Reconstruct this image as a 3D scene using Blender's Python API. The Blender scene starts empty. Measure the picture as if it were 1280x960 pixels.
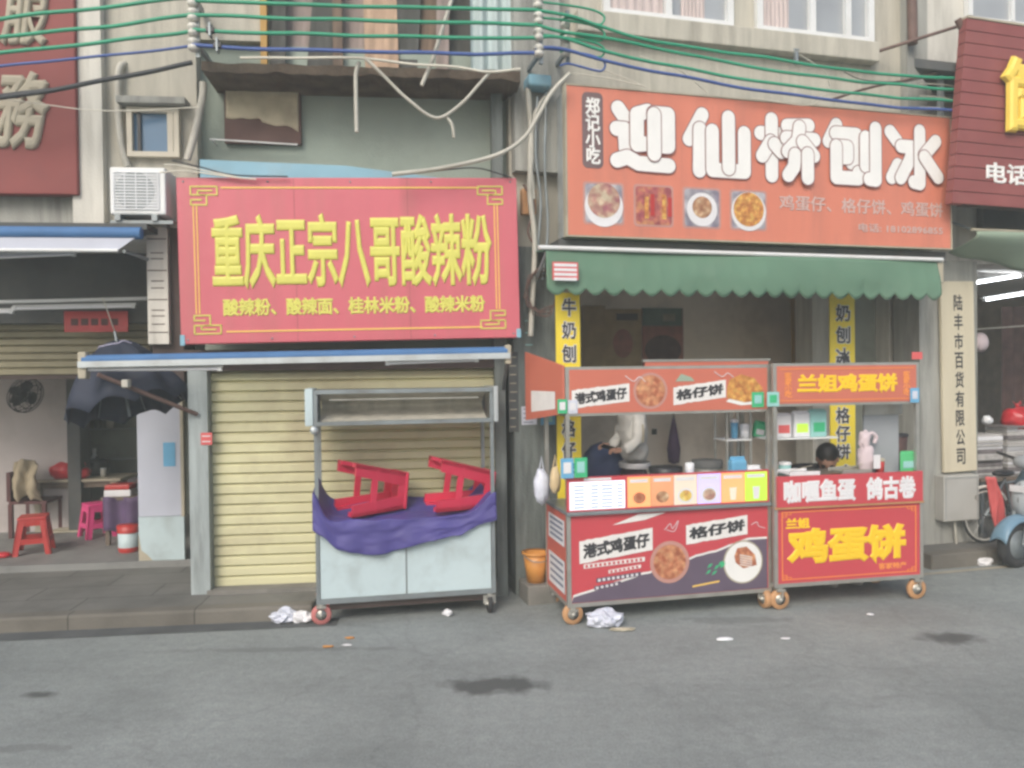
import bpy, bmesh, math, random
from mathutils import Vector, Matrix, noise
from math import sin, cos, pi, radians as R
random.seed(7)
S = bpy.context.scene
COL = S.collection
# ------------------------------------------------------------------ camera
H = 1.85
FPX = 960.0
cam_d = bpy.data.cameras.new('camera'); cam = bpy.data.objects.new('camera', cam_d); COL.objects.link(cam)
cam_d.sensor_width = 36; cam_d.lens = 36*FPX/1280; cam_d.clip_end = 400; cam_d.clip_start = .05
CR = Matrix.Rotation(R(90-.72), 3, 'X') @ Matrix.Rotation(R(-.7), 3, 'Z')
cam.matrix_world = Matrix.Translation((0, 0, H)) @ CR.to_4x4()
S.camera = cam
def ray(px, py): return CR @ Vector(((px-640)/FPX, (480-py)/FPX, -1))
# ------------------------------------------------------------------ frames: X along the wall, Y into it, Z up
class Frame:
    def __init__(s, x, y, a):
        s.a = R(a); s.O = Vector((x, y, 0)); s.u = Vector((cos(s.a), sin(s.a), 0)); s.n = Vector((-sin(s.a), cos(s.a), 0))
    def hit(s, px, py, Y=0):
        d = ray(px, py); p0 = s.O + s.n*Y; c = Vector((0, 0, H))
        t = (p0-c).dot(s.n)/d.dot(s.n); p = c+d*t-s.O
        return p.dot(s.u), p.z
    def rect(s, x0, y0, x1, y1, Y=0):
        mx, my = (x0+x1)/2, (y0+y1)/2
        return s.hit(x0, my, Y)[0], s.hit(x1, my, Y)[0], s.hit(mx, y1, Y)[1], s.hit(mx, y0, Y)[1]
    def ground(s, px, py, z=0):
        d = ray(px, py); t = (z-H)/d.z; p = Vector((0, 0, H))+d*t-s.O
        return p.dot(s.u), p.dot(s.n)
    def loc(s, l): return s.O + s.u*l[0] + s.n*l[1] + Vector((0, 0, l[2]))
W = Frame(0, 0, 0)
F1 = Frame(-2.45, 6.2, 6)
F2 = Frame(0, 6.457, 14.5)
WC = Frame(-1.41, 5.69, 11)
C1 = Frame(.445, 5.62, 12.5)
C2 = Frame(1.97, 5.90, 11)
# ------------------------------------------------------------------ materials
def mat(name, col, rough=.75, var=.12, scale=4, metal=0, bump=0, bscale=60, dirt=None, damt=.5, dscale=2.5, emit=0, trans=0, streak=False, alpha=1):
    m = bpy.data.materials.new(name); m.use_nodes = True
    nt = m.node_tree; N = nt.nodes; L = nt.links; P = N['Principled BSDF']
    c = (*col, 1)
    P.inputs['Roughness'].default_value = rough; P.inputs['Metallic'].default_value = metal
    tc = N.new('ShaderNodeTexCoord'); out = None
    nz = N.new('ShaderNodeTexNoise'); nz.inputs['Scale'].default_value = scale; nz.inputs['Detail'].default_value = 6
    mp = N.new('ShaderNodeMapping'); L.new(tc.outputs['Object'], mp.inputs[0])
    if streak: mp.inputs['Scale'].default_value = (4, 4, .5)
    L.new(mp.outputs[0], nz.inputs['Vector'])
    mx = N.new('ShaderNodeMix'); mx.data_type = 'RGBA'
    mx.inputs[6].default_value = tuple(max(0, v*(1-var)) for v in col)+(1,)
    mx.inputs[7].default_value = tuple(min(1, v*(1+var)) for v in col)+(1,)
    rp = N.new('ShaderNodeMapRange'); rp.inputs[1].default_value = .3; rp.inputs[2].default_value = .7
    L.new(nz.outputs[0], rp.inputs[0]); L.new(rp.outputs[0], mx.inputs[0]); out = mx.outputs[2]
    if dirt:
        n2 = N.new('ShaderNodeTexNoise'); n2.inputs['Scale'].default_value = dscale; n2.inputs['Detail'].default_value = 8; n2.inputs['Roughness'].default_value = .65
        m2 = N.new('ShaderNodeMapping'); L.new(tc.outputs['Object'], m2.inputs[0]); m2.inputs['Location'].default_value = (3.1, 1.7, .4)
        if streak: m2.inputs['Scale'].default_value = (3, 3, .35)
        L.new(m2.outputs[0], n2.inputs['Vector'])
        r2 = N.new('ShaderNodeMapRange'); r2.inputs[1].default_value = .48; r2.inputs[2].default_value = .72; r2.inputs[4].default_value = damt
        L.new(n2.outputs[0], r2.inputs[0])
        x2 = N.new('ShaderNodeMix'); x2.data_type = 'RGBA'; x2.inputs[7].default_value = (*dirt, 1)
        L.new(out, x2.inputs[6]); L.new(r2.outputs[0], x2.inputs[0]); out = x2.outputs[2]
    L.new(out, P.inputs['Base Color'])
    if bump:
        n3 = N.new('ShaderNodeTexNoise'); n3.inputs['Scale'].default_value = bscale; n3.inputs['Detail'].default_value = 4
        L.new(tc.outputs['Object'], n3.inputs['Vector'])
        b = N.new('ShaderNodeBump'); b.inputs['Strength'].default_value = bump; b.inputs['Distance'].default_value = .01
        L.new(n3.outputs[0], b.inputs['Height']); L.new(b.outputs[0], P.inputs['Normal'])
    if emit:
        L.new(out, P.inputs['Emission Color']); P.inputs['Emission Strength'].default_value = emit
    if trans: P.inputs['Transmission Weight'].default_value = trans
    if alpha < 1: P.inputs['Alpha'].default_value = alpha
    return m
def food(name, c1, c2, c3, scale=30, emit=0):
    m = mat(name, c1, .5, .1); nt = m.node_tree; N = nt.nodes; L = nt.links; P = N['Principled BSDF']
    tc = N.new('ShaderNodeTexCoord'); v = N.new('ShaderNodeTexVoronoi'); v.inputs['Scale'].default_value = scale
    L.new(tc.outputs['Object'], v.inputs['Vector'])
    n = N.new('ShaderNodeTexNoise'); n.inputs['Scale'].default_value = scale*.7; n.inputs['Detail'].default_value = 3; L.new(tc.outputs['Object'], n.inputs['Vector'])
    r = N.new('ShaderNodeValToRGB'); e = r.color_ramp.elements; e[0].position = .35; e[0].color = (*c2, 1); e[1].position = .65; e[1].color = (*c3, 1)
    k = e.new(.5); k.color = (*c1, 1); L.new(n.outputs[0], r.inputs[0])
    x = N.new('ShaderNodeMix'); x.data_type = 'RGBA'; x.blend_type = 'MULTIPLY'; x.inputs[0].default_value = .5
    L.new(r.outputs[0], x.inputs[6]); L.new(v.outputs['Distance'], x.inputs[7]); 
    mr = N.new('ShaderNodeMapRange'); mr.inputs[1].default_value = 0; mr.inputs[2].default_value = .7; mr.inputs[3].default_value = 1.1; mr.inputs[4].default_value = .45
    L.new(v.outputs['Distance'], mr.inputs[0]); L.new(mr.outputs[0], x.inputs[7])
    L.new(x.outputs[2], P.inputs['Base Color'])
    if emit: L.new(x.outputs[2], P.inputs['Emission Color']); P.inputs['Emission Strength'].default_value = emit
    return m
M = {}
def mm(k, *a, **kw): M[k] = mat(k, *a, **kw); return M[k]
mm('plaster_beige', (.47, .445, .375), .9, .12, 3, bump=.4, bscale=90, dirt=(.22, .2, .17), damt=.55, streak=True)
mm('plaster_grey', (.34, .34, .31), .9, .15, 3, bump=.4, bscale=70, dirt=(.12, .12, .11), damt=.7, streak=True)
mm('plaster_pale', (.60, .58, .52), .9, .1, 3, bump=.3, dirt=(.3, .28, .24), damt=.6, streak=True)
mm('plaster_green', (.31, .36, .31), .9, .10, 1.5, bump=.4, bscale=40, dirt=(.22, .25, .22), damt=.6, dscale=1.3)
mm('pillar_mossy', (.17, .19, .18), .9, .25, 5, bump=.5, dirt=(.06, .07, .07), damt=.8, streak=True)
mm('pillar_blue', (.34, .38, .38), .8, .15, 4, bump=.3, dirt=(.14, .15, .14), damt=.8, streak=True)
mm('rotten_wood', (.10, .075, .055), .95, .4, 6, bump=.8, bscale=40, dirt=(.2, .17, .13), damt=.4)
mm('dark_board', (.085, .09, .09), .8, .2, 3, dirt=(.16, .15, .13), damt=.5)
mm('dark_brown', (.07, .048, .042), .8, .2, 5)
mm('interior_wall', (.52, .47, .45), .9, .08, 2, dirt=(.22, .2, .18), damt=.4, dscale=1.6)
mm('interior_green', (.25, .27, .23), .9, .12, 2, dirt=(.12, .12, .1), damt=.6)
mm('interior_warm', (.76, .68, .58), .9, .08, 2, dirt=(.22, .18, .14), damt=.4, dscale=1.6)
mm('interior_floor', (.22, .22, .21), .6, .15, 3, dirt=(.06, .06, .06), damt=.6)
mm('ceiling_dark', (.62, .60, .56), .9, .1, 3)
mm('red_sign', (.56, .12, .15), .42, .05, 1.2, bump=.9, bscale=2.2, dirt=(.44, .13, .13), damt=.6, dscale=1.6, streak=True)
mm('sign_yellow', (.64, .61, .12), .5, .06, 8)
mm('sign_line', (.85, .55, .12), .5, .05, 6)
mm('orange_sign', (.64, .21, .135), .42, .06, 1.2, bump=.9, bscale=2.0, dirt=(.45, .17, .12), damt=.6, dscale=1.6, streak=True)
mm('letter_white', (.8, .79, .76), .4, .03, 6)
mm('letter_edge', (.27, .13, .13), .5, .05, 6)
mm('letter_outline', (.50, .26, .22), .5, .05, 6)
mm('letter_pale', (.56, .40, .36), .5, .05, 6)
mm('letter_black', (.035, .035, .04), .5, .1, 6)
mm('mauve', (.17, .11, .11), .5, .08, 6)
mm('metal_pale', (.5, .54, .55), .4, .08, 5, metal=.35, dirt=(.22, .2, .17), damt=.5)
mm('metal_grey', (.25, .28, .29), .45, .12, 5, metal=.4, dirt=(.12, .1, .08), damt=.6)
mm('steel', (.46, .45, .41), .35, .1, 8, metal=.6, dirt=(.25, .2, .14), damt=.5)
mm('cart_white', (.50, .60, .62), .45, .06, 2, dirt=(.33, .38, .38), damt=.6, dscale=4)
mm('white_paint', (.72, .73, .72), .5, .05, 3, dirt=(.45, .43, .38), damt=.4)
mm('white_plastic', (.75, .76, .78), .4, .04, 5)
mm('tube_glass', (.8, .8, .82), .3, .02, 5)
mm('lit_tube', (.9, .93, 1), .3, .01, 5, emit=9)
mm('blue_fabric', (.06, .16, .34), .7, .12, 4)
mm('blue_grey_board', (.50, .52, .60), .5, .05, 3)
mm('light_blue', (.22, .42, .52), .6, .1, 3, dirt=(.3, .36, .36), damt=.5)
mm('shutter_cream', (.62, .59, .37), .5, .06, 2, dirt=(.36, .30, .19), damt=.7, dscale=1.4, bump=.5, bscale=5)
mm('shutter_dark', (.34, .30, .19), .6, .08, 3, dirt=(.17, .15, .1), damt=.5)
mm('umbrella_navy', (.018, .024, .045), .7, .2, 3)
mm('umbrella_edge', (.4, .38, .5), .6, .1, 3)
mm('rust_pipe', (.14, .085, .07), .7, .25, 10)
mm('purple', (.07, .058, .235), .55, .12, 6, bump=.3, bscale=14)
mm('red_plastic', (.60, .03, .075), .35, .05, 4)
mm('red_dark_plastic', (.46, .035, .03), .4, .06, 4)
mm('pink_plastic', (.78, .06, .24), .35, .05, 4)
mm('orange_plastic', (.62, .27, .06), .45, .08, 4)
mm('wheel_orange', (.52, .28, .13), .5, .12, 8, dirt=(.2, .13, .09), damt=.5)
mm('wheel_pink', (.5, .16, .15), .5, .12, 8, dirt=(.2, .13, .12), damt=.5)
mm('rubber', (.03, .03, .032), .8, .1, 8)
mm('black_plastic', (.025, .025, .028), .4, .1, 8)
mm('green_cable', (.03, .30, .17), .5, .1, 3)
mm('blue_cable', (.05, .10, .30), .5, .1, 3)
mm('black_cable', (.035, .04, .045), .6, .1, 3)
mm('white_cable', (.62, .59, .50), .6, .12, 3)
mm('conduit', (.48, .46, .40), .7, .15, 3, dirt=(.25, .23, .18), damt=.6)
mm('porcelain', (.62, .60, .54), .4, .1, 10)
mm('awning_green', (.115, .215, .145), .8, .06, 3, dirt=(.17, .25, .18), damt=.4)
mm('awning_sage', (.30, .38, .29), .8, .06, 3)
mm('banner_yellow', (.85, .66, .045), .5, .03, 3)
mm('banner_dim', (.42, .24, .05), .6, .06, 3)
mm('maroon_board', (.25, .07, .065), .55, .1, 3, dirt=(.32, .12, .1), damt=.4)
mm('maroon_plain', (.23, .055, .05), .7, .12, 2, dirt=(.15, .05, .05), damt=.5)
mm('carved_grey', (.42, .38, .29), .8, .1, 5, dirt=(.25, .2, .15), damt=.5)
mm('gold', (.85, .62, .10), .35, .08, 4)
mm('cream_board', (.60, .54, .40), .6, .05, 2, streak=True, dirt=(.45, .38, .27), damt=.4)
mm('box_grey', (.42, .41, .38), .6, .06, 3, dirt=(.3, .28, .24), damt=.5)
mm('panel_red', (.54, .065, .08), .4, .04, 2)
mm('panel_side', (.55, .12, .09), .45, .05, 2)
mm('panel_dark', (.12, .09, .13), .5, .08, 3)
mm('panel_orange', (.56, .16, .105), .4, .05, 2)
mm('gold_text', (.88, .56, .02), .45, .04, 4)
mm('orange_line', (.85, .30, .07), .45, .04, 4)
mm('paper_white', (.72, .71, .72), .6, .06, 6)
mm('paper_torn', (.75, .73, .7), .7, .06, 10)
mm('green_tag', (.05, .45, .20), .5, .08, 10)
mm('blue_tag', (.14, .40, .62), .5, .08, 10)
mm('teal_tag', (.30, .58, .55), .5, .1, 10)
mm('lime', (.42, .68, .06), .5, .05, 5, emit=.45)
mm('menu_white', (.80, .86, .97), .4, .02, 3, emit=.42)
mm('menu_orange', (.78, .30, .12), .5, .05, 4, emit=.65)
mm('menu_brown', (.62, .28, .14), .5, .08, 8, emit=.35)
mm('menu_purple', (.42, .38, .72), .5, .05, 4, emit=.65)
mm('menu_pale', (.72, .62, .5), .5, .05, 4, emit=.2)
mm('menu_text', (.16, .18, .26), .5, .05, 4)
mm('tag_text', (.75, .8, .78), .5, .05, 4)
mm('skin', (.50, .28, .20), .55, .06, 8)
mm('hair', (.018, .014, .013), .5, .2, 20)
mm('shirt_white', (.66, .65, .62), .85, .05, 5, bump=.3, bscale=14)
mm('shirt_black', (.025, .025, .03), .85, .1, 5)
mm('trouser', (.06, .035, .05), .85, .1, 5)
mm('shoe', (.3, .3, .3), .7, .1, 5)
mm('denim_blue', (.05, .07, .16), .85, .15, 5, bump=.3, bscale=20)
mm('bag_blue', (.60, .62, .70), .35, .15, 8, bump=.5, bscale=25)
mm('bag_yellow', (.62, .48, .28), .4, .12, 9)
mm('red_bag', (.50, .02, .03), .3, .15, 6, bump=.4, bscale=25)
mm('beige_cloth', (.42, .35, .24), .9, .12, 7, bump=.5, bscale=20)
mm('dark_cloth', (.05, .045, .05), .9, .3, 8, bump=.5, bscale=20)
mm('brown_cloth', (.10, .055, .05), .9, .3, 8, bump=.5, bscale=20)
mm('old_wood', (.16, .12, .09), .8, .25, 6, bump=.2)
mm('pale_wood', (.45, .40, .30), .7, .15, 6)
mm('dark_red_wood', (.10, .03, .03), .6, .2, 6)
mm('plank_a', (.15, .105, .075), .85, .35, 5, streak=True, dirt=(.08, .07, .06), damt=.7)
mm('plank_b', (.26, .21, .19), .85, .25, 5, streak=True, dirt=(.14, .12, .1), damt=.7)
mm('plank_c', (.42, .29, .20), .85, .25, 5, streak=True, dirt=(.2, .15, .1), damt=.7)
mm('plank_d', (.065, .066, .06), .85, .3, 5, streak=True)
mm('curtain_blue', (.42, .50, .50), .7, .15, 5, streak=True)
mm('glass_blue', (.10, .19, .30), .15, .1, 2)
mm('glass_pane', (.34, .36, .38), .15, .12, 1.5)
mm('curtain_pink', (.52, .44, .42), .8, .15, 5, streak=True)
mm('frame_tan', (.55, .50, .40), .5, .05, 5)
mm('canvas_old', (.50, .44, .31), .9, .2, 5, dirt=(.17, .13, .09), damt=.6)
mm('canvas_brown', (.12, .07, .06), .9, .2, 5)
mm('poster_brown', (.34, .24, .12), .6, .2, 6)
mm('poster_red', (.30, .11, .08), .6, .25, 10)
mm('poster_green', (.09, .14, .10), .6, .25, 6)
mm('dark_violet', (.10, .06, .13), .7, .2, 6)
mm('scooter_blue', (.16, .27, .36), .3, .06, 3)
mm('scooter_grey', (.42, .45, .47), .4, .06, 3)
mm('chrome', (.5, .5, .5), .25, .05, 5, metal=.8)
mm('newsprint', (.42, .40, .38), .85, .2, 14)
mm('newsprint_dark', (.16, .14, .14), .85, .25, 14)
mm('coral_cloth', (.66, .12, .12), .8, .12, 6)
mm('pink_fluff', (.62, .52, .54), .95, .08, 8, bump=.5, bscale=40)
mm('green_plastic', (.10, .5, .2), .45, .08, 5)
mm('gutter', (.095, .10, .10), .9, .2, 3, dirt=(.05, .05, .05), damt=.6)
mm('kerb_stone', (.20, .19, .17), .9, .2, 4, bump=.5, bscale=60, dirt=(.09, .09, .08), damt=.6)
M['waffle'] = food('waffle_print', (.60, .24, .12), (.42, .12, .06), (.72, .36, .18), 26)
M['waffle2'] = food('egg_waffle_print', (.70, .32, .08), (.5, .18, .05), (.8, .48, .12), 30)
M['noodle'] = food('noodle_print', (.55, .32, .24), (.4, .14, .16), (.72, .6, .42), 16)
M['skewer'] = food('skewer_print', (.5, .14, .12), (.35, .08, .1), (.66, .3, .14), 20)
M['bowlfood'] = food('bowl_print', (.72, .5, .1), (.5, .25, .08), (.8, .7, .3), 30, emit=.2)
M['platefill'] = food('toast_print', (.55, .3, .16), (.35, .15, .08), (.75, .55, .35), 22)
M['greyprint'] = food('plate_print', (.42, .40, .44), (.25, .22, .28), (.6, .58, .6), 12)
# ------------------------------------------------------------------ mesh builder
def rot(p, ax, ang):
    return Matrix.Rotation(ang, 3, ax) @ Vector(p)
class MB:
    def __init__(s): s.v = []; s.f = []; s.sm = []
    def add(s, vs, fs, smooth=False):
        b = len(s.v); s.v += [Vector(v) for v in vs]; s.f += [tuple(i+b for i in f) for f in fs]; s.sm += [smooth]*len(fs); return s
    def box(s, x0, x1, y0, y1, z0, z1, bev=0):
        if x0 > x1: x0, x1 = x1, x0
        if y0 > y1: y0, y1 = y1, y0
        if z0 > z1: z0, z1 = z1, z0
        if bev:
            bm = bmesh.new(); bmesh.ops.create_cube(bm, size=1)
            for v in bm.verts: v.co = Vector(((x0+x1)/2+v.co.x*(x1-x0), (y0+y1)/2+v.co.y*(y1-y0), (z0+z1)/2+v.co.z*(z1-z0)))
            bmesh.ops.bevel(bm, geom=bm.edges[:], offset=min(bev, .45*min(x1-x0, y1-y0, z1-z0)), segments=2, affect='EDGES', profile=.5)
            return s.bm(bm, smooth=False)
        vs = [(x, y, z) for x in (x0, x1) for y in (y0, y1) for z in (z0, z1)]
        return s.add(vs, [(0, 1, 3, 2), (4, 6, 7, 5), (0, 4, 5, 1), (2, 3, 7, 6), (0, 2, 6, 4), (1, 5, 7, 3)])
    def bm(s, bm, smooth=True):
        bm.verts.ensure_lookup_table(); bm.verts.index_update()
        s.add([v.co.copy() for v in bm.verts], [[v.index for v in f.verts] for f in bm.faces], smooth); bm.free(); return s
    def quad(s, u0, u1, z0, z1, Y): return s.add([(u0, Y, z0), (u1, Y, z0), (u1, Y, z1), (u0, Y, z1)], [(0, 1, 2, 3)])
    def poly(s, pts, Y, thick=0):
        n = len(pts)
        if not thick: return s.add([(p[0], Y, p[1]) for p in pts], [tuple(range(n))])
        vs = [(p[0], Y, p[1]) for p in pts]+[(p[0], Y+thick, p[1]) for p in pts]
        return s.add(vs, [tuple(range(n)), tuple(range(2*n-1, n-1, -1))]+[(i, i+n, (i+1) % n+n, (i+1) % n) for i in range(n)])
    def disc(s, u, z, r, Y, seg=28, rz=None):
        rz = rz or r; return s.poly([(u+r*cos(2*pi*i/seg), z+rz*sin(2*pi*i/seg)) for i in range(seg)], Y)
    def rrect(s, u0, u1, z0, z1, r, Y, thick=0):
        pts = []
        for cx, cz, a0 in ((u1-r, z0+r, -90), (u1-r, z1-r, 0), (u0+r, z1-r, 90), (u0+r, z0+r, 180)):
            for k in range(6): a = R(a0+18*k); pts.append((cx+r*cos(a), cz+r*sin(a)))
        return s.poly(pts, Y, thick)
    def ring(s, c, d, r, seg):
        d = d.normalized(); a = Vector((0, 0, 1)) if abs(d.z) < .9 else Vector((1, 0, 0))
        e = d.cross(a).normalized(); g = d.cross(e).normalized()
        return [c+e*(r*cos(2*pi*i/seg))+g*(r*sin(2*pi*i/seg)) for i in range(seg)]
    def tube(s, pts, r, seg=8, caps=True, r1=None):
        pts = [Vector(p) for p in pts]; n = len(pts); vs = []; fs = []
        rr = r if isinstance(r, (list, tuple)) else [r+(((r1 if r1 is not None else r)-r)*i/max(1, n-1)) for i in range(n)]
        d0 = (pts[1]-pts[0]).normalized(); a = Vector((0, 0, 1)) if abs(d0.z) < .9 else Vector((1, 0, 0))
        e = d0.cross(a).normalized()
        for i, p in enumerate(pts):
            d = (pts[min(i+1, n-1)]-pts[max(i-1, 0)])
            if d.length < 1e-9: d = d0
            d.normalize(); e = (e-d*e.dot(d)).normalized(); g = d.cross(e)
            vs += [p+e*(rr[i]*cos(2*pi*k/seg))+g*(rr[i]*sin(2*pi*k/seg)) for k in range(seg)]
        for i in range(n-1):
            for k in range(seg): fs.append((i*seg+k, i*seg+(k+1) % seg, (i+1)*seg+(k+1) % seg, (i+1)*seg+k))
        s.add(vs, fs, True)
        if caps: s.add([vs[k] for k in range(seg)], [tuple(range(seg-1, -1, -1))]); s.add(vs[-seg:], [tuple(range(seg))])
        return s
    def bar(s, a, b, w, h=None):       # rectangular bar between two points
        h = h or w; a = Vector(a); b = Vector(b); d = (b-a).normalized(); up = Vector((0, 0, 1)) if abs(d.z) < .95 else Vector((0, 1, 0))
        e = d.cross(up).normalized()*w/2; g = d.cross(e).normalized()*h/2
        vs = [a-e-g, a+e-g, a+e+g, a-e+g, b-e-g, b+e-g, b+e+g, b-e+g]
        return s.add(vs, [(0, 1, 2, 3), (7, 6, 5, 4), (0, 4, 5, 1), (1, 5, 6, 2), (2, 6, 7, 3), (3, 7, 4, 0)])
    def lathe(s, prof, c=(0, 0, 0), ax='Z', seg=24):
        vs = []; n = len(prof); c = Vector(c)
        for r, h in prof:
            for k in range(seg):
                a = 2*pi*k/seg; q = (r*cos(a), r*sin(a), h)
                q = {'Z': q, 'Y': (q[0], q[2], q[1]), 'X': (q[2], q[0], q[1])}[ax]; vs.append(c+Vector(q))
        fs = [(i*seg+k, i*seg+(k+1) % seg, (i+1)*seg+(k+1) % seg, (i+1)*seg+k) for i in range(n-1) for k in range(seg)]
        return s.add(vs, fs, True)
    def blob(s, c, r, amp=.15, fr=3, seed=0, sub=3, flat=None):
        bm = bmesh.new(); bmesh.ops.create_icosphere(bm, subdivisions=sub, radius=1)
        for v in bm.verts:
            n = noise.noise(v.co*fr+Vector((seed*7.3, seed, 1)))*amp + noise.noise(v.co*fr*3+Vector((seed, 3, 1)))*amp*.4
            p = v.co*(1+n); q = Vector((c[0]+p.x*r[0], c[1]+p.y*r[1], c[2]+p.z*r[2]))
            if flat is not None and q.z < flat: q.z = flat+(q.z-flat)*.05
            v.co = q
        return s.bm(bm, True)
    def grid(s, fn, nu, nv, smooth=True, close=False):
        vs = [fn(i/nu, j/nv) for j in range(nv+1) for i in range(nu+1)]
        return s.add(vs, [(j*(nu+1)+i, j*(nu+1)+i+1, (j+1)*(nu+1)+i+1, (j+1)*(nu+1)+i) for j in range(nv) for i in range(nu)], smooth)
    def map(s, fn): s.v = [Vector(fn(v)) for v in s.v]; return s
def link(name, mb, material, parent=None, shift=Vector((0, 0, 0)), solid=0):
    me = bpy.data.meshes.new(name); me.from_pydata([v-shift for v in mb.v], [], mb.f)
    me.polygons.foreach_set('use_smooth', mb.sm); me.materials.append(M[material] if isinstance(material, str) else material); me.update()
    if solid:
        o_ = bpy.data.objects.new('tmp', me); md = o_.modifiers.new('s', 'SOLIDIFY'); md.thickness = solid; md.offset = 0
        COL.objects.link(o_); dg = bpy.context.evaluated_depsgraph_get(); me2 = bpy.data.meshes.new_from_object(o_.evaluated_get(dg))
        bpy.data.objects.remove(o_); me = me2; me.name = name
    bmx = bmesh.new(); bmx.from_mesh(me); bmesh.ops.recalc_face_normals(bmx, faces=bmx.faces); bmx.to_mesh(me); bmx.free()
    o = bpy.data.objects.new(name, me); COL.objects.link(o)
    if parent: o.parent = parent
    return o
def tag(o, label=None, cat=None, group=None, kind=None):
    if label: o['label'] = label
    if cat: o['category'] = cat
    if group: o['group'] = group
    if kind: o['kind'] = kind
    return o
class Thing:
    """An Empty at the base of a thing; its parts are given in frame coordinates (or local ones)."""
    def __init__(s, name, label, cat, F=W, loc=(0, 0, 0), group=None, rot=None, local=False, kind=None):
        s.o = bpy.data.objects.new(name, None); s.o.empty_display_size = .1; COL.objects.link(s.o)
        s.F = F; s.l = Vector(loc); s.o.location = F.loc(loc); s.o.rotation_euler = (0, 0, F.a)
        if rot: s.o.rotation_euler = (rot[0], rot[1], rot[2]+F.a)
        s.shift = Vector((0, 0, 0)) if local else s.l
        tag(s.o, label, cat, group, kind)
    def part(s, name, mb, m, parent=None, solid=0): return link(name, mb, m, parent or s.o, s.shift, solid)
def one(name, mb, m, label, cat, F=W, loc=(0, 0, 0), group=None, local=False, kind=None, rot=None, solid=0):
    o = link(name, mb, m, None, Vector((0, 0, 0)) if local else Vector(loc), solid)
    o.location = F.loc(loc); o.rotation_euler = (rot[0], rot[1], rot[2]+F.a) if rot else (0, 0, F.a)
    return tag(o, label, cat, group, kind)
def dup(t, F, loc, rot=None, label=None, group=None):
    def cp(o, par):
        c = o.copy(); COL.objects.link(c); c.parent = par
        for ch in [x for x in COL.objects if x.parent == o]: cp(ch, c)
        return c
    r = cp(t, None); r.location = F.loc(loc); r.rotation_euler = (0, 0, F.a) if not rot else (rot[0], rot[1], rot[2]+F.a)
    if label: r['label'] = label
    if group: r['group'] = group
    return r
def text(T, s, u0, u1, z0, z1, Y, m, bold=.03, depth=.006, name='lettering', vertical=False, parent=None, space=1.0, skew=0, roll=0):
    c = bpy.data.curves.new('t', 'FONT'); c.body = '\n'.join(s) if vertical else s
    c.size = 1; c.resolution_u = 2; c.bevel_depth = bold; c.bevel_resolution = 1; c.fill_mode = 'FRONT'; c.space_character = space
    if vertical: c.space_line = .85*space
    o = bpy.data.objects.new('t', c); COL.objects.link(o)
    bpy.context.view_layer.update()
    me = bpy.data.meshes.new_from_object(o.evaluated_get(bpy.context.evaluated_depsgraph_get()))
    bpy.data.objects.remove(o)
    vs = [v.co.copy() for v in me.vertices]; x0 = min(v.x for v in vs); x1 = max(v.x for v in vs); y0 = min(v.y for v in vs); y1 = max(v.y for v in vs)
    mb = MB(); b = max(bold, 1e-6)
    out = []
    for v in vs:
        a = (v.x-x0)/(x1-x0); q = (v.y-y0)/(y1-y0)
        u = u0+a*(u1-u0)+skew*(q-.5)*(z1-z0); z = z0+q*(z1-z0)+roll*(a-.5)*(u1-u0)
        out.append((u, Y-(max(-b*.2, v.z)/b)*depth, z))
    mb.add(out, [tuple(p.vertices) for p in me.polygons]); bpy.data.meshes.remove(me)
    return T.part(name, mb, m, parent)
def smooth_pts(pts, k=6):
    P = [Vector(p) for p in pts]; P = [P[0]*2-P[1]]+P+[P[-1]*2-P[-2]]; o = []
    for i in range(1, len(P)-2):
        for j in range(k):
            t = j/k; a, b, c, d = P[i-1:i+3]
            o.append(.5*((2*b)+(c-a)*t+(2*a-5*b+4*c-d)*t*t+(3*b-a-3*c+d)*t**3))
    o.append(P[-2]); return o
def cable(name, label, F, pts, Y, r, m, cat='cable', group=None, k=6):
    """a hanging cable; pts are points (pixel x, y[, depth]) on the plane a distance in front of the wall"""
    q = []
    for p in pts:
        yy = p[2] if len(p) > 2 else Y
        u, z = F.hit(p[0], p[1], yy); q.append((u, yy, z))
    sp_ = [p_+noise.noise_vector(p_*2.3+Vector((len(label), 0, 0)))*min(.012, r) for p_ in smooth_pts(q, k)]
    return one(name, MB().tube(sp_, r, 6), m, label, cat, F, q[0], group)
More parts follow.
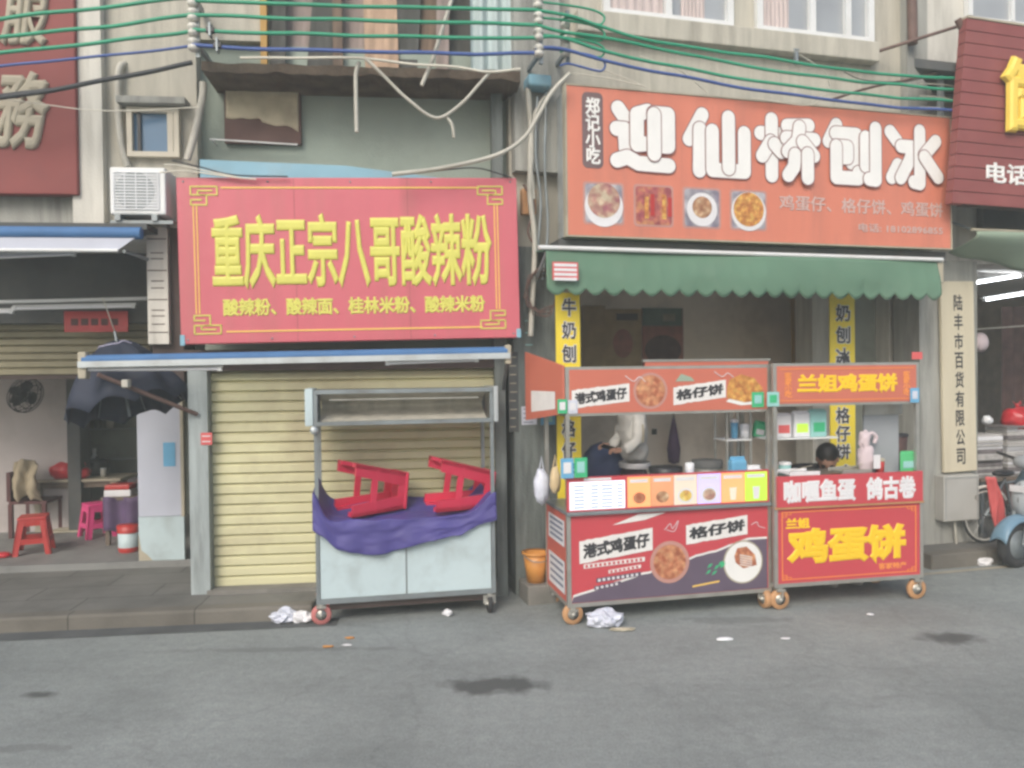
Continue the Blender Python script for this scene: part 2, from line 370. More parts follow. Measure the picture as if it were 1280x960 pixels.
# ================================================================== GROUND
def road_mat():
    m = mat('asphalt', (.27, .29, .28), .88, .12, .9, bump=.6, bscale=160, dirt=(.185, .20, .194), damt=.7, dscale=.9)
    nt = m.node_tree; N = nt.nodes; L = nt.links; P = N['Principled BSDF']
    src = P.inputs['Base Color'].links[0].from_socket
    tc = N.new('ShaderNodeTexCoord')
    fine = N.new('ShaderNodeTexNoise'); fine.inputs['Scale'].default_value = 130; fine.inputs['Detail'].default_value = 3; L.new(tc.outputs['Object'], fine.inputs['Vector'])
    fr = N.new('ShaderNodeMapRange'); fr.inputs[1].default_value = .3; fr.inputs[2].default_value = .7; fr.inputs[3].default_value = .78; fr.inputs[4].default_value = 1.24
    L.new(fine.outputs[0], fr.inputs[0])
    x = N.new('ShaderNodeMix'); x.data_type = 'RGBA'; x.blend_type = 'MULTIPLY'; x.inputs[0].default_value = 1
    L.new(src, x.inputs[6]); L.new(fr.outputs[0], x.inputs[7]); cur = x.outputs[2]
    for sc_, st, lo, hi in ((14, (1, 1, 1), .91, 1.09), (1.3, (.4, 4, 1), .955, 1.045), (45, (1, 1, 1), .9, 1.1)):
        g = N.new('ShaderNodeTexNoise'); g.inputs['Scale'].default_value = sc_; g.inputs['Detail'].default_value = 6; g.inputs['Roughness'].default_value = .7
        gm = N.new('ShaderNodeMapping'); gm.inputs['Scale'].default_value = st; L.new(tc.outputs['Object'], gm.inputs[0]); L.new(gm.outputs[0], g.inputs['Vector'])
        gr = N.new('ShaderNodeMapRange'); gr.inputs[1].default_value = .35; gr.inputs[2].default_value = .65; gr.inputs[3].default_value = lo; gr.inputs[4].default_value = hi; L.new(g.outputs[0], gr.inputs[0])
        gx = N.new('ShaderNodeMix'); gx.data_type = 'RGBA'; gx.blend_type = 'MULTIPLY'; gx.inputs[0].default_value = 1; L.new(cur, gx.inputs[6]); L.new(gr.outputs[0], gx.inputs[7]); cur = gx.outputs[2]
    # old oil stains on the asphalt, each with a shape of its own
    nz = N.new('ShaderNodeTexNoise'); nz.inputs['Scale'].default_value = 7; nz.inputs['Detail'].default_value = 5; L.new(tc.outputs['Object'], nz.inputs['Vector'])
    for (px, py, rx, ry) in ((618, 857, .34, .15), (1190, 798, .24, .13), (50, 868, .14, .06), (345, 812, .9, .05), (920, 775, .5, .10), (30, 935, .25, .05)):
        u, v = W.ground(px, py)
        mp = N.new('ShaderNodeMapping'); mp.vector_type = 'POINT'
        mp.inputs['Location'].default_value = (-u/rx, -v/ry, 0); mp.inputs['Scale'].default_value = (1/rx, 1/ry, 0)
        L.new(tc.outputs['Object'], mp.inputs[0])
        ln = N.new('ShaderNodeVectorMath'); ln.operation = 'LENGTH'; L.new(mp.outputs[0], ln.inputs[0])
        ad = N.new('ShaderNodeMath'); ad.operation = 'ADD'; L.new(ln.outputs['Value'], ad.inputs[0])
        sc = N.new('ShaderNodeMath'); sc.operation = 'MULTIPLY'; sc.inputs[1].default_value = 1.4; L.new(nz.outputs[0], sc.inputs[0]); L.new(sc.outputs[0], ad.inputs[1])
        mr = N.new('ShaderNodeMapRange'); mr.inputs[1].default_value = 1.25; mr.inputs[2].default_value = 1.75; mr.inputs[3].default_value = .85; mr.inputs[4].default_value = 0
        if px in (345, 920, 30): mr.inputs[3].default_value = .3
        L.new(ad.outputs[0], mr.inputs[0])
        y = N.new('ShaderNodeMix'); y.data_type = 'RGBA'; y.inputs[7].default_value = (.07, .073, .07, 1); L.new(cur, y.inputs[6]); L.new(mr.outputs[0], y.inputs[0]); cur = y.outputs[2]
    # long thin cracks
    cr = N.new('ShaderNodeTexVoronoi'); cr.feature = 'DISTANCE_TO_EDGE'; cr.inputs['Scale'].default_value = .55
    wn = N.new('ShaderNodeTexNoise'); wn.inputs['Scale'].default_value = 2.2; wn.inputs['Detail'].default_value = 6; L.new(tc.outputs['Object'], wn.inputs['Vector'])
    va = N.new('ShaderNodeVectorMath'); va.operation = 'MULTIPLY_ADD'; va.inputs[1].default_value = (.9, .9, 0); L.new(wn.outputs['Color'], va.inputs[0]); L.new(tc.outputs['Object'], va.inputs[2])
    L.new(va.outputs[0], cr.inputs['Vector'])
    cm = N.new('ShaderNodeMapRange'); cm.inputs[1].default_value = 0; cm.inputs[2].default_value = .012; cm.inputs[3].default_value = .13; cm.inputs[4].default_value = 0; L.new(cr.outputs['Distance'], cm.inputs[0])
    z = N.new('ShaderNodeMix'); z.data_type = 'RGBA'; z.inputs[7].default_value = (.05, .05, .05, 1); L.new(cur, z.inputs[6]); L.new(cm.outputs[0], z.inputs[0]); cur = z.outputs[2]
    L.new(cur, P.inputs['Base Color']); return m
M['road'] = road_mat()
one('road', MB().add([(-60, -40, 0), (60, -40, 0), (60, 60, 0), (-60, 60, 0)], [(0, 1, 2, 3)]), 'road', None, None, kind='structure')
def tile_mat(name, col, sx, sy):
    m = mat(name, col, .85, .15, 2.5, bump=.3, bscale=50, dirt=tuple(c*.55 for c in col), damt=.6)
    nt = m.node_tree; N = nt.nodes; L = nt.links; P = N['Principled BSDF']; src = P.inputs['Base Color'].links[0].from_socket
    tc = N.new('ShaderNodeTexCoord'); b = N.new('ShaderNodeTexBrick'); b.offset = .5
    b.inputs['Scale'].default_value = 1; b.inputs['Brick Width'].default_value = sx; b.inputs['Row Height'].default_value = sy; b.inputs['Mortar Size'].default_value = .006
    b.inputs['Color1'].default_value = (1, 1, 1, 1); b.inputs['Color2'].default_value = (.86, .86, .86, 1); b.inputs['Mortar'].default_value = (.42, .42, .42, 1)
    L.new(tc.outputs['Object'], b.inputs['Vector'])
    x = N.new('ShaderNodeMix'); x.data_type = 'RGBA'; x.blend_type = 'MULTIPLY'; x.inputs[0].default_value = 1; L.new(src, x.inputs[6]); L.new(b.outputs[0], x.inputs[7]); L.new(x.outputs[2], P.inputs['Base Color'])
    return m
M['paving'] = tile_mat('paving', (.17, .165, .15), .95, .36)
M['kerb'] = tile_mat('kerb', (.17, .155, .13), .9, 2)
KX1 = F1.ground(393, 770)[0]; KX2 = F2.ground(1163, 712)[0]
ko = -.47
one('pavement', MB().box(-9, KX1, ko+.14, 0.95, -.1, .108), 'paving', None, None, F1, (0, 0, 0), kind='structure')
one('kerb', MB().box(-9, KX1+.0, ko, ko+.138, -.1, .114, .02), 'kerb', None, None, F1, (0, 0, 0), kind='structure')
one('pavement', MB().box(KX2, 14, -.25, 3.6, -.1, .13), 'paving', None, None, F2, (0, 0, 0), kind='structure')
one('kerb', MB().box(KX2, 14, -.39, -.252, -.1, .137, .012), 'kerb', None, None, F2, (0, 0, 0), kind='structure')
one('gutter', MB().add([(-9, ko-.20, .004), (KX1+.2, ko-.17, .004), (KX1+.2, ko, .004), (-9, ko, .004)], [(0, 1, 2, 3)]), 'gutter', None, None, F1, kind='structure')
# ================================================================== BUILDINGS
def strip(T, name, F, x0, y0, x1, y1, Y, thick, m, parent=None, ztop=None, zbot=None, bev=0):
    u0, u1, z0, z1 = F.rect(x0, y0, x1, y1, Y)
    if ztop is not None: z1 = ztop
    if zbot is not None: z0 = zbot
    return T.part(name, MB().box(u0, u1, Y, Y+thick, z0, z1, bev), m, parent), (u0, u1, z0, z1)
TOP = 7.0
# ---- building on the left (frame F1)
A = Thing('shop_building', 'old grey rendered building behind the red signboard, open shop beside a cream shutter', 'building', F1, (0, 0, 0))
xl = F1.hit(238, 600)[0]; xj = 2.45/cos(F1.a)      # pillar beside the open shop; joint with the right building
xs0 = F1.hit(262, 600)[0]; xs1 = F1.hit(622, 600)[0]
zb = F1.hit(100, 284)[1]                           # underside of the upper wall over the open shop
A.part('wall', MB().box(-9, F1.hit(92, 140)[0], 0, .25, zb, TOP), 'plaster_grey')
A.part('wall', MB().box(F1.hit(92, 140)[0], F1.hit(247, 140)[0], -.02, .25, zb, TOP), 'plaster_beige')
A.part('corner_pier', MB().box(F1.hit(96, 140)[0], F1.hit(134, 140)[0], -.10, -.022, zb-.02, TOP), 'plaster_pale')
zs = F1.hit(440, 100, 0)[1]
A.part('wall', MB().box(F1.hit(247, 140)[0], F1.hit(648, 140)[0], .1, .3, F1.hit(440, 458)[1], zs+.3), 'plaster_green')
A.part('upper_wall', MB().box(F1.hit(247, 30)[0], F1.hit(332, 30)[0], .02, .27, zs+.3, TOP), 'plaster_beige')
A.part('attic_back_wall', MB().box(F1.hit(332, 30)[0], xj, 1.2, 1.3, zs, TOP), 'dark_board')
A.part('roof', MB().box(-9, xj, 0.3, 5, TOP, TOP+.15), 'plaster_grey')
# old ledge over the recess
led = MB(); u0 = F1.hit(247, 90, -.45)[0]; u1 = F1.hit(652, 90, -.45)[0]; z0 = F1.hit(440, 92, -.45)[1]; z1 = F1.hit(440, 77, -.45)[1]
n = 60; vs = []; fs = []
for i in range(n+1):
    u = u0+(u1-u0)*i/n; j = noise.noise(Vector((u*5, 0, 0)))*.035; k = noise.noise(Vector((u*7, 5, 0)))*.03
    vs += [(u, -.36+k*.5, z1+j*.5), (u, .1, z1+.03), (u, -.36+k*.5, z0+.03+k-.01), (u, .1, z0+.02)]
for i in range(n):
    b = i*4; fs += [(b, b+4, b+5, b+1), (b, b+2, b+6, b+4), (b+2, b+3, b+7, b+6)]
led.add(vs, fs)
A.part('ledge', led, 'rotten_wood')
# pillars
A.part('pillar', MB().box(xl, xs0, -.03, .30, .10, F1.hit(250, 460)[1]), 'pillar_blue')
up0, up1 = F1.hit(620, 600, -.05)[0], xj
A.part('pillar', MB().box(up0, up1-.06, -.05, .35, -.05, zs+.05), 'pillar_mossy')
A.part('pillar', MB().box(F1.hit(186, 350)[0]+.02, F1.hit(228, 350)[0], .0, .3, F1.hit(200, 480)[1], zb), 'dark_brown')
A.part('lintel', MB().box(F1.hit(228, 430)[0], up0, -.02, .3, F1.hit(440, 462)[1], F1.hit(440, 436)[1]), 'dark_brown')
A.part('lintel', MB().box(-9, F1.hit(190, 350)[0], .85, 1.05, F1.hit(90, 405, 1.0)[1], F1.hit(90, 320, 1.0)[1]), 'dark_board')
A.part('doorstep', MB().box(xs0-.02, up0, -.06, .35, .0, F1.hit(325, 734)[1]), 'kerb_stone')
# interior of the open shop
fz = .17
A.part('floor', MB().box(-7, .2, .952, 5, -.1, fz), 'interior_floor')
A.part('porch_ceiling', MB().box(-9, xl, .25, 1.0, F1.hit(90, 318, .8)[1]+.02, F1.hit(90, 318, .8)[1]+.1), 'ceiling_dark')
A.part('ceiling', MB().box(-7, .2, 1.05, 4.8, 2.75, 2.85), 'ceiling_dark')
A.part('interior_wall', MB().box(-7, F1.hit(84, 560, 2.6)[0], 2.6, 2.7, fz, 2.75), 'interior_wall')
A.part('interior_pier', MB().box(F1.hit(84, 560, 2.5)[0], F1.hit(100, 560, 2.5)[0], 2.5, 2.75, fz, 2.75), 'dark_board')
A.part('interior_wall', MB().box(F1.hit(95, 560, 3.4)[0]-.3, .2, 3.4, 3.5, fz, 2.75), 'interior_green')
A.part('interior_wall', MB().box(.2, .3, .31, 5, -.05, 2.85), 'interior_green')
A.part('interior_wall', MB().box(-7.1, -7, .3, 5, -.05, 2.85), 'interior_green')
A.part('back_wall', MB().box(-9, xj, 5, 5.1, -.1, TOP), 'plaster_grey')
# side window with blue glass
def window(T, F, x0, y0, x1, y1, Y, frame, glass, mull=(), curtains=(), bar=.035, name='window'):
    u0, u1, z0, z1 = F.rect(x0, y0, x1, y1, Y)
    w = T.part(name, MB().quad(u0, u1, z0, z1, Y+.02), glass)
    f = MB(); b = bar
    f.box(u0-b, u0+b*.3, Y-.03, Y+.03, z0-b, z1+b); f.box(u1-b*.3, u1+b, Y-.03, Y+.03, z0-b, z1+b)
    f.box(u0+b*.3, u1-b*.3, Y-.03, Y+.03, z0-b, z0+b*.3); f.box(u0+b*.3, u1-b*.3, Y-.03, Y+.03, z1-b*.3, z1+b)
    T.part('frame', f, frame, w)
    for m_ in mull: 
        um = F.hit(m_, (y0+y1)/2, Y)[0]; T.part('mullion', MB().box(um-.022, um+.022, Y-.025, Y+.03, z0+b*.3, z1-b*.3), frame, w)
    for (c0, c1) in curtains:
        a0 = F.hit(c0, (y0+y1)/2, Y)[0]; a1 = F.hit(c1, (y0+y1)/2, Y)[0]
        T.part('curtain', MB().grid(lambda s, t: (a0+(a1-a0)*s, Y+.012+.006*sin(s*30), z0+(z1-z0)*t), 40, 1), 'curtain_pink', w)
    return w, (u0, u1, z0, z1)
w, wr = window(A, F1, 165, 140, 220, 192, -.06, 'frame_tan', 'glass_blue', mull=(214,), bar=.03)
A.part('glazing_bar', MB().box(F1.hit(172, 166, -.06)[0], F1.hit(176, 166, -.06)[0], -.065, -.042, wr[2], wr[3]), 'black_plastic', w)
A.part('window_hood', MB().box(wr[0]-.08, wr[1]+.1, -.16, -.02, wr[3]+.04, wr[3]+.09), 'plaster_grey')
# ---- building on the right (frame F2)
B = Thing('shop_building', 'beige rendered building with white framed windows above the orange signboard', 'building', F2, (0, 0, 0))
xr0 = F2.hit(695, 550)[0]; xr1 = F2.hit(1150, 550)[0]; xr2 = F2.hit(1222, 550)[0]
zl = F2.hit(930, 318)[1]
B.part('wall', MB().box(0.0, F2.hit(1146, 60)[0], 0, .3, zl, 8), 'plaster_beige')
B.part('pillar', MB().box(0.0, xr0, -.06, .3, -.05, zl), 'pillar_mossy')
B.part('pilaster', MB().box(0.0+.02, F2.hit(700, 60, -.12)[0], -.12, -.002, F2.hit(670, 215, -.1)[1], 8), 'plaster_grey')
B.part('pillar', MB().box(xr1, xr2, 0, .35, -.05, zl), 'plaster_grey')
B.part('pilaster', MB().box(F2.hit(1133, 60, -.08)[0], F2.hit(1158, 60, -.08)[0], -.09, -.002, F2.hit(1146, 330, -.08)[1], 8), 'plaster_grey')
B.part('roof', MB().box(0, 9, 0, 4.5, 8, 8.15), 'plaster_grey')
u0, u1, z0, z1 = F2.rect(722, 32, 1098, 58, -.10)
B.part('sill_band', MB().box(u0, u1, -.12, -.002, z0, z1, .01), 'plaster_beige')
def win2(x0, x1, mull, cur):
    u0 = F2.hit(x0, 20)[0]; u1 = F2.hit(x1, 20)[0]; Y = -.02
    zz0 = z1+.035; zz1 = zz0+1.35
    w = B.part('window', MB().quad(u0, u1, zz0, zz1, Y+.015), 'glass_pane')
    f = MB(); b = .04
    f.box(u0-b, u0+.02, Y-.04, Y+.018, zz0-.03, zz1+b); f.box(u1-.02, u1+b, Y-.04, Y+.018, zz0-.03, zz1+b); f.box(u0+.02, u1-.02, Y-.04, Y+.018, zz0-.03, zz0+.025); f.box(u0+.02, u1-.02, Y-.04, Y+.018, zz1-.025, zz1+b)
    B.part('frame', f, 'white_paint', w)
    for m_ in mull:
        um = F2.hit(m_, 15)[0]; B.part('mullion', MB().box(um-.03, um+.03, Y-.035, Y+.013, zz0+.025, zz1-.025), 'white_paint', w)
    for (c0, c1) in cur:
        a0 = F2.hit(c0, 15)[0]; a1 = F2.hit(c1, 15)[0]
        B.part('curtain', MB().grid(lambda s, t: (a0+(a1-a0)*s, Y+.006+.005*sin(s*40), zz0+.025+(zz1-zz0-.05)*t), 50, 1), 'curtain_pink', w)
win2(757, 908, (833,), ((762, 828), (850, 880)))
win2(947, 1083, (1012, 1056), ((952, 985),))
# interior of the snack shop
B.part('floor', MB().box(0, xr2, -.0, 2.7, -.1, .12), 'interior_floor')
B.part('ceiling', MB().box(0, xr2, .3, 3.4, 2.95, 3.05), 'ceiling_dark')
B.part('back_wall', MB().box(.12, xr2-.1, 1.9, 2.0, .12, 2.95), 'interior_warm')
B.part('side_wall', MB().box(.02, .12, .3, 2.6, .12, 2.95), 'interior_wall')
B.part('side_wall', MB().box(xr2-.1, xr2, .35, 2.6, .12, 2.95), 'interior_wall')
B.part('interior_pier', MB().box(F2.hit(1016, 500, .9)[0], F2.hit(1041, 500, .9)[0], .9, 1.2, .12, 2.95), 'plaster_pale')
B.part('partition', MB().box(F2.hit(1068, 500, .6)[0], F2.hit(1114, 500, .6)[0], .6, .7, .12, 2.95), 'interior_green')
B.part('interior_pier', MB().box(F2.hit(1112, 500, .4)[0], F2.hit(1150, 500, .4)[0]+.1, .4, .6, .12, 2.95), 'plaster_pale')
B.part('rear_wall', MB().box(0, 9, 4.5, 4.6, -.1, 8), 'plaster_grey')
# ---- neighbour at the right edge
Cb = Thing('shop_building', 'pale rendered neighbour building with an open lit shop at the right edge', 'building', F2, (xr2, 0, 0))
Cb.part('wall', MB().box(F2.hit(1146, 60)[0]+.003, 14, .02, .32, F2.hit(1240, 330)[1], 8), 'plaster_pale')
Cb.part('fascia', MB().box(xr2, 14, -.08, .0, F2.hit(1250, 300)[1], F2.hit(1250, 250)[1]), 'dark_board')
Cb.part('back_wall', MB().box(xr2, 14, 3.2, 3.3, .13, 3), 'old_wood')
Cb.part('side_wall', MB().box(xr2+.01, xr2+.09, .33, 3.2, .13, 3), 'interior_green')
Cb.part('ceiling', MB().box(xr2, 14, .33, 3.2, 2.95, 3.05), 'ceiling_dark')
w = F2.rect(1252, -40, 1330, 32, 0)
ww = Cb.part('window', MB().quad(w[0]-.4, w[1]+.4, w[2], w[3]+.5, -.005), 'glass_pane')
Cb.part('frame', MB().box(w[0]-.45, w[0]-.40, -.05, .015, w[2], w[3]+.5).box(F2.hit(1262, 0)[0]-.02, F2.hit(1262, 0)[0]+.02, -.045, .015, w[2], w[3]+.5).box(w[0]-.40, w[1]+.4, -.04, .015, w[2]-.04, w[2]), 'white_paint', ww)
Cb.part('pipe', MB().tube([(F2.hit(1141, 55, -.16)[0], -.16, F2.hit(1141, 55, -.16)[1]-.0), (F2.hit(1139, -40, -.16)[0], -.16, F2.hit(1139, -40, -.16)[1])], .045, 10), 'rust_pipe')
# ================================================================== SHUTTERS
def shutter(T, u0, u1, z0, z1, Y, m, n, parent=None):
    h = (z1-z0)/n; prof = []
    for i in range(n):
        b = z0+i*h; prof += [(b, 0), (b+h*.12, -.022), (b+h*.75, -.022), (b+h*.9, -.006), (b+h*.97, .008)]
    prof.append((z1, 0)); vs = []; fs = []
    for z, y in prof: vs += [(u0, Y+y, z), (u1, Y+y, z)]
    for i in range(len(prof)-1): fs.append((2*i, 2*i+1, 2*i+3, 2*i+2))
    mb = MB().add(vs, fs)
    return T.part('slat_curtain', mb, m)
u0, u1, z0, z1 = F1.rect(262, 462, 622, 734, .1)
T = Thing('roller_shutter', 'closed cream roller shutter behind the white cart', 'roller shutter', F1, (u0, .1, z0))
n = 21; shutter(T, u0+.01, u1, z0+.05, z1, .1, 'shutter_cream', n)
T.part('bottom_rail', MB().box(u0+.01, u1, .075, .12, z0+.004, z0+.048), 'shutter_dark')
T.part('guide_rail', MB().box(u0-.01, u0+.03, .02, .1, z0, z1), 'metal_grey')
u0, u1, z0, z1 = F1.rect(-200, 404, 188, 475, 1.1)
T = Thing('roller_shutter', 'half raised dark tan roller shutter over the open shop', 'roller shutter', F1, (u0, 1.1, z0))
shutter(T, u0, u1, z0+.04, z1, 1.1, 'shutter_dark', 7)
T.part('bottom_rail', MB().box(u0, u1, 1.07, 1.12, z0, z0+.04), 'dark_brown')
# ================================================================== RED SIGNBOARD
u0, u1, z0, z1 = F1.rect(223, 222, 648, 426, -.32)
cx, cz = (u0+u1)/2, (z0+z1)/2
T = Thing('signboard', 'large crimson signboard with yellow lettering and a gold border', 'sign', F1, (cx, -.32, cz), rot=(0, R(-.75), 0))
T.part('board', MB().box(u0, u1, -.32, -.2, z0, z1, .006), 'red_sign')
w_, h_ = u1-u0, z1-z0
def U(f): return u0+f*w_
def Z(f): return z1-f*h_
ln = MB(); t = .011
for (a, b, c, d) in ((.125, .885, .062, .062), (.13, .885, .93, .93)): ln.box(U(a), U(b), -.325, -.319, Z(c)-t/2, Z(c)+t/2)
for f in (.052, .935): ln.box(U(f)-.018, U(f)-.010, -.325, -.319, Z(.82), Z(.17)); ln.box(U(f)+.006, U(f)+.014, -.325, -.319, Z(.82), Z(.17))
T.part('border_line', ln, 'sign_line')
for sx, sz in ((0, 0), (1, 0), (0, 1), (1, 1)):       # fret corners
    k = MB(); fx = (lambda a: U(.04+a) if not sx else U(.955-a)); fz_ = (lambda b: Z(.055+b) if not sz else Z(.94-b))
    for (a0, b0, a1, b1) in ((0, 0, .075, 0), (.075, 0, .075, .05), (.03, .05, .075, .05), (0, 0, 0, .05), (0, .05, .045, .05), (.045, .05, .045, .10), (0, .11, .045, .11), (0, .11, 0, .08), (.0, .08, .03, .08), (.02, .025, .06, .025), (.02, .025, .02, .05)):
        xa, xb, za, zc = fx(a0), fx(a1), fz_(b0), fz_(b1)
        k.box(min(xa, xb)-.005, max(xa, xb)+.005, -.3262, -.319, min(za, zc)-.005, max(za, zc)+.005)
    T.part('fret_corner', k, 'sign_yellow')
k = MB()
for f in (.335, .668): k.box(U(f)-.0015, U(f)+.0015, -.3215, -.319, z0+.004, z1-.004)
T.part('vinyl_seam', k, 'maroon_board')
for f in (.02, .26, .5, .74, .98):
    for g in (.025, .975): T.part('screw', MB().lathe([(0, -.005), (.007, -.004), (.008, 0)], (U(f), -.3205, Z(g)), 'Y', 10), 'metal_grey')
text(T, '重庆正宗八哥酸辣粉', U(.095), U(.92), Z(.68), Z(.215), -.321, 'sign_yellow', .036, .012, space=.98)
text(T, '酸辣粉、酸辣面、桂林米粉、酸辣米粉', U(.122), U(.895), Z(.84), Z(.73), -.321, 'sign_yellow', .045, .006, name='small_lettering')
T.part('corner_tape', MB().box(u0-.004, u0+.03, -.327, -.3205, z0-.01, z0+.07), 'light_blue'); T.part('corner_tape', MB().box(u1-.03, u1+.004, -.327, -.3205, z0-.0, z0+.07), 'light_blue')
# ================================================================== ORANGE SIGNBOARD
u0, u1, z0, z1 = F2.rect(709, 127, 1188, 302, -.42)
# left and right edges differ in depth: take heights from the middle of the board
T = Thing('signboard', 'long orange signboard with puffy white lettering and four food pictures', 'sign', F2, ((u0+u1)/2, -.42, z0))
T.part('board', MB().box(u0, u1, -.42, -.36, z0, z1, .004), 'orange_sign')
T.part('cabinet', MB().box(u0+.01, u1-.01, -.357, -.14, z0+.01, z1-.01), 'metal_pale')
b = .012; fr = MB(); fr.box(u0-b, u0, -.427, -.35, z0-b, z1+b); fr.box(u1, u1+b, -.427, -.35, z0-b, z1+b); fr.box(u0, u1, -.427, -.35, z0-b, z0); fr.box(u0, u1, -.427, -.35, z1, z1+b)
T.part('trim', fr, 'carved_grey')
w_, h_ = u1-u0, z1-z0; Y = -.421
T.part('name_plaque', MB().rrect(U(.035), U(.083), Z(.545), Z(.035), .045, Y-.002, .006), 'mauve')
text(T, '郑记小吃', U(.042), U(.077), Z(.52), Z(.07), Y-.004, 'letter_white', .035, .005, vertical=True, space=1.1, name='small_lettering')
STR = {'迎': [[(.1, .95), (.19, .83)], [(.07, .63), (.2, .63), (.22, .3)], [(.07, .14), (.24, .2), (.42, .11), (.93, .1)], [(.58, .93), (.40, .87), (.40, .40), (.56, .42)], [(.68, .90), (.92, .90), (.92, .40), (.82, .40)], [(.68, .88), (.68, .27)]],
 '仙': [[(.27, .95), (.07, .55)], [(.23, .72), (.22, .06)], [(.42, .70), (.42, .08), (.92, .08), (.92, .70)], [(.67, .93), (.67, .12)]],
 '桥': [[(.05, .73), (.42, .73)], [(.24, .96), (.24, .05)], [(.22, .6), (.07, .36)], [(.28, .56), (.40, .44)], [(.88, .90), (.50, .87)], [(.48, .67), (.98, .67)], [(.71, .86), (.68, .64), (.50, .45)], [(.76, .62), (.96, .40)], [(.62, .40), (.60, .2), (.50, .06)], [(.84, .42), (.84, .03)]],
 '刨': [[(.22, .96), (.07, .68)], [(.2, .82), (.60, .82), (.60, .36), (.50, .34)], [(.22, .60), (.42, .60), (.42, .42), (.24, .42)], [(.20, .60), (.20, .08), (.62, .08), (.62, .18)], [(.76, .78), (.76, .30)], [(.95, .94), (.95, .07), (.82, .08)]],
 '冰': [[(.06, .92), (.20, .76)], [(.20, .36), (.08, .14)], [(.26, .68), (.47, .68), (.44, .48), (.25, .14)], [(.62, .96), (.62, .06), (.50, .08)], [(.93, .80), (.70, .55)], [(.70, .52), (.97, .18)]]}
def capsule(mb, a, b, r, Y, seg=8):
    a = Vector(a); b = Vector(b); d = b-a; L_ = math.atan2(d.y, d.x)
    pts = [(b.x+r*cos(L_-pi/2+pi*k/seg), b.y+r*sin(L_-pi/2+pi*k/seg)) for k in range(seg+1)]+[(a.x+r*cos(L_+pi/2+pi*k/seg), a.y+r*sin(L_+pi/2+pi*k/seg)) for k in range(seg+1)]
    mb.poly(pts, Y)
spans = {'迎': (762, 843), '仙': (853, 938), '桥': (944, 1020), '刨': (1028, 1098), '冰': (1106, 1176)}
for ch in '迎仙桥刨冰':
    ed = MB(); wh = MB(); xa = F2.hit(spans[ch][0], 180, -.42)[0]; xb = F2.hit(spans[ch][1], 180, -.42)[0]
    rw = .060; x0 = xa+rw*.8; cw = (xb-xa-1.6*rw)/.9; x0 -= .05*cw; zb0 = Z(.545); chh = h_*.44; k = 0
    if ch == '冰': cw *= .97
    for st in STR[ch]:
        pts = [(x0+p[0]*cw, zb0+p[1]*chh) for p in st]
        for a_, b_ in zip(pts[:-1], pts[1:]):
            capsule(ed, a_, b_, rw+.009, Y-.003-.0035*k); capsule(wh, a_, b_, rw, Y-.0047-.0035*k); k += .12
        k = int(k)+1
    c = T.part('character', wh, 'letter_white'); T.part('character_outline', ed, 'letter_edge', c)
for i, (m1, m2) in enumerate((('noodle', 'paper_white'), ('skewer', 'skewer'), ('platefill', 'greyprint'), ('waffle2', 'greyprint'))):
    a = .035+i*.118; pw = .096
    fr_ = T.part('food_picture', MB().rrect(U(a), U(a+pw), Z(.925), Z(.635), .03, Y-.001, .004), 'letter_outline')
    T.part('plate', MB().rrect(U(a+.005), U(a+pw-.005), Z(.91), Z(.65), .027, Y-.003), ('greyprint', 'skewer', 'greyprint', 'greyprint')[i], fr_)
    if i != 1:
        T.part('bowl', MB().disc(U(a+pw/2), Z(.79 if i else .80), .165 if i != 2 else .14, Y-.005), 'paper_white', fr_)
        T.part('dish', MB().disc(U(a+pw/2), Z(.775 if i else .76), (.14, 0, .09, .145)[i], Y-.007), m1, fr_)
    else:
        for q in range(6): T.part('skewer', MB().box(U(a+.012)+q*.052, U(a+.012)+q*.052+.035, Y-.006, Y-.003, Z(.89-.02*(q % 3)), Z(.70+.02*(q % 2))), ('skewer', 'waffle2', 'red_dark_plastic')[q % 3], fr_)
text(T, '鸡蛋仔、格仔饼、鸡蛋饼', U(.517), U(.976), Z(.77), Z(.655), Y-.002, 'letter_pale', .018, .002, name='small_lettering')
text(T, '电话: 18102896855', U(.732), U(.976), Z(.90), Z(.835), Y-.002, 'letter_pale', .022, .002, name='phone_number')
# dark strip beneath the board
T = Thing('awning_box', 'dark brown strip box between the orange sign and green awning', 'awning box', F2, (u0, -.2, z0-.2))
T.part('board', MB().box(u0-.05, u1+.02, -.34, .0, z0-.12, z0-.02), 'dark_board')
# ================================================================== GREEN AWNING
Y = -.50; a0 = F2.hit(682, 320, Y)[0]; a1 = F2.hit(1172, 350, Y)[0]; zt = F2.hit(925, 319, Y)[1]; zv = F2.hit(925, 372, Y)[1]
T = Thing('shop_awning', 'green cloth awning with a scalloped valance under the orange sign', 'awning', F2, (a0, Y, zt))
ns = 23; hh = zt-zv
def val(s, t):
    u = a0+(a1-a0)*s; sc = abs(sin(pi*ns*s))*.055
    y = Y-.004+.018*sin(s*7+2*t)+.006*sin(s*29+3*t)*t+.02*t*sin(s*4)+.012*noise.noise(Vector((s*14, t*3, 0)))*t
    return (u, y-.04*sin(pi*t*.6), zt-(hh-.05+sc)*t)
T.part('valance', MB().grid(val, ns*10, 10), 'awning_green', solid=.004)
T.part('canopy', MB().grid(lambda s, t: (a0+(a1-a0)*s, Y+.01+(.42)*t, zt+.0+.07*t-.02*sin(pi*t)), 20, 6), 'awning_green', solid=.004)
T.part('front_bar', MB().tube([(a0-.06, Y-.012, zt+.012), (a1+.04, Y-.012, zt+.012)], .018, 10), 'white_paint')
for q in (a0+.02, a1-.02): T.part('arm', MB().tube([(q, Y+.01, zt), (q, -.02, zt-.28)], .014, 8), 'metal_pale')
T.part('end_bracket', MB().box(a1+.0, a1+.07, Y+.0, Y+.12, zt-.2, zt+.03, .01), 'carved_grey')
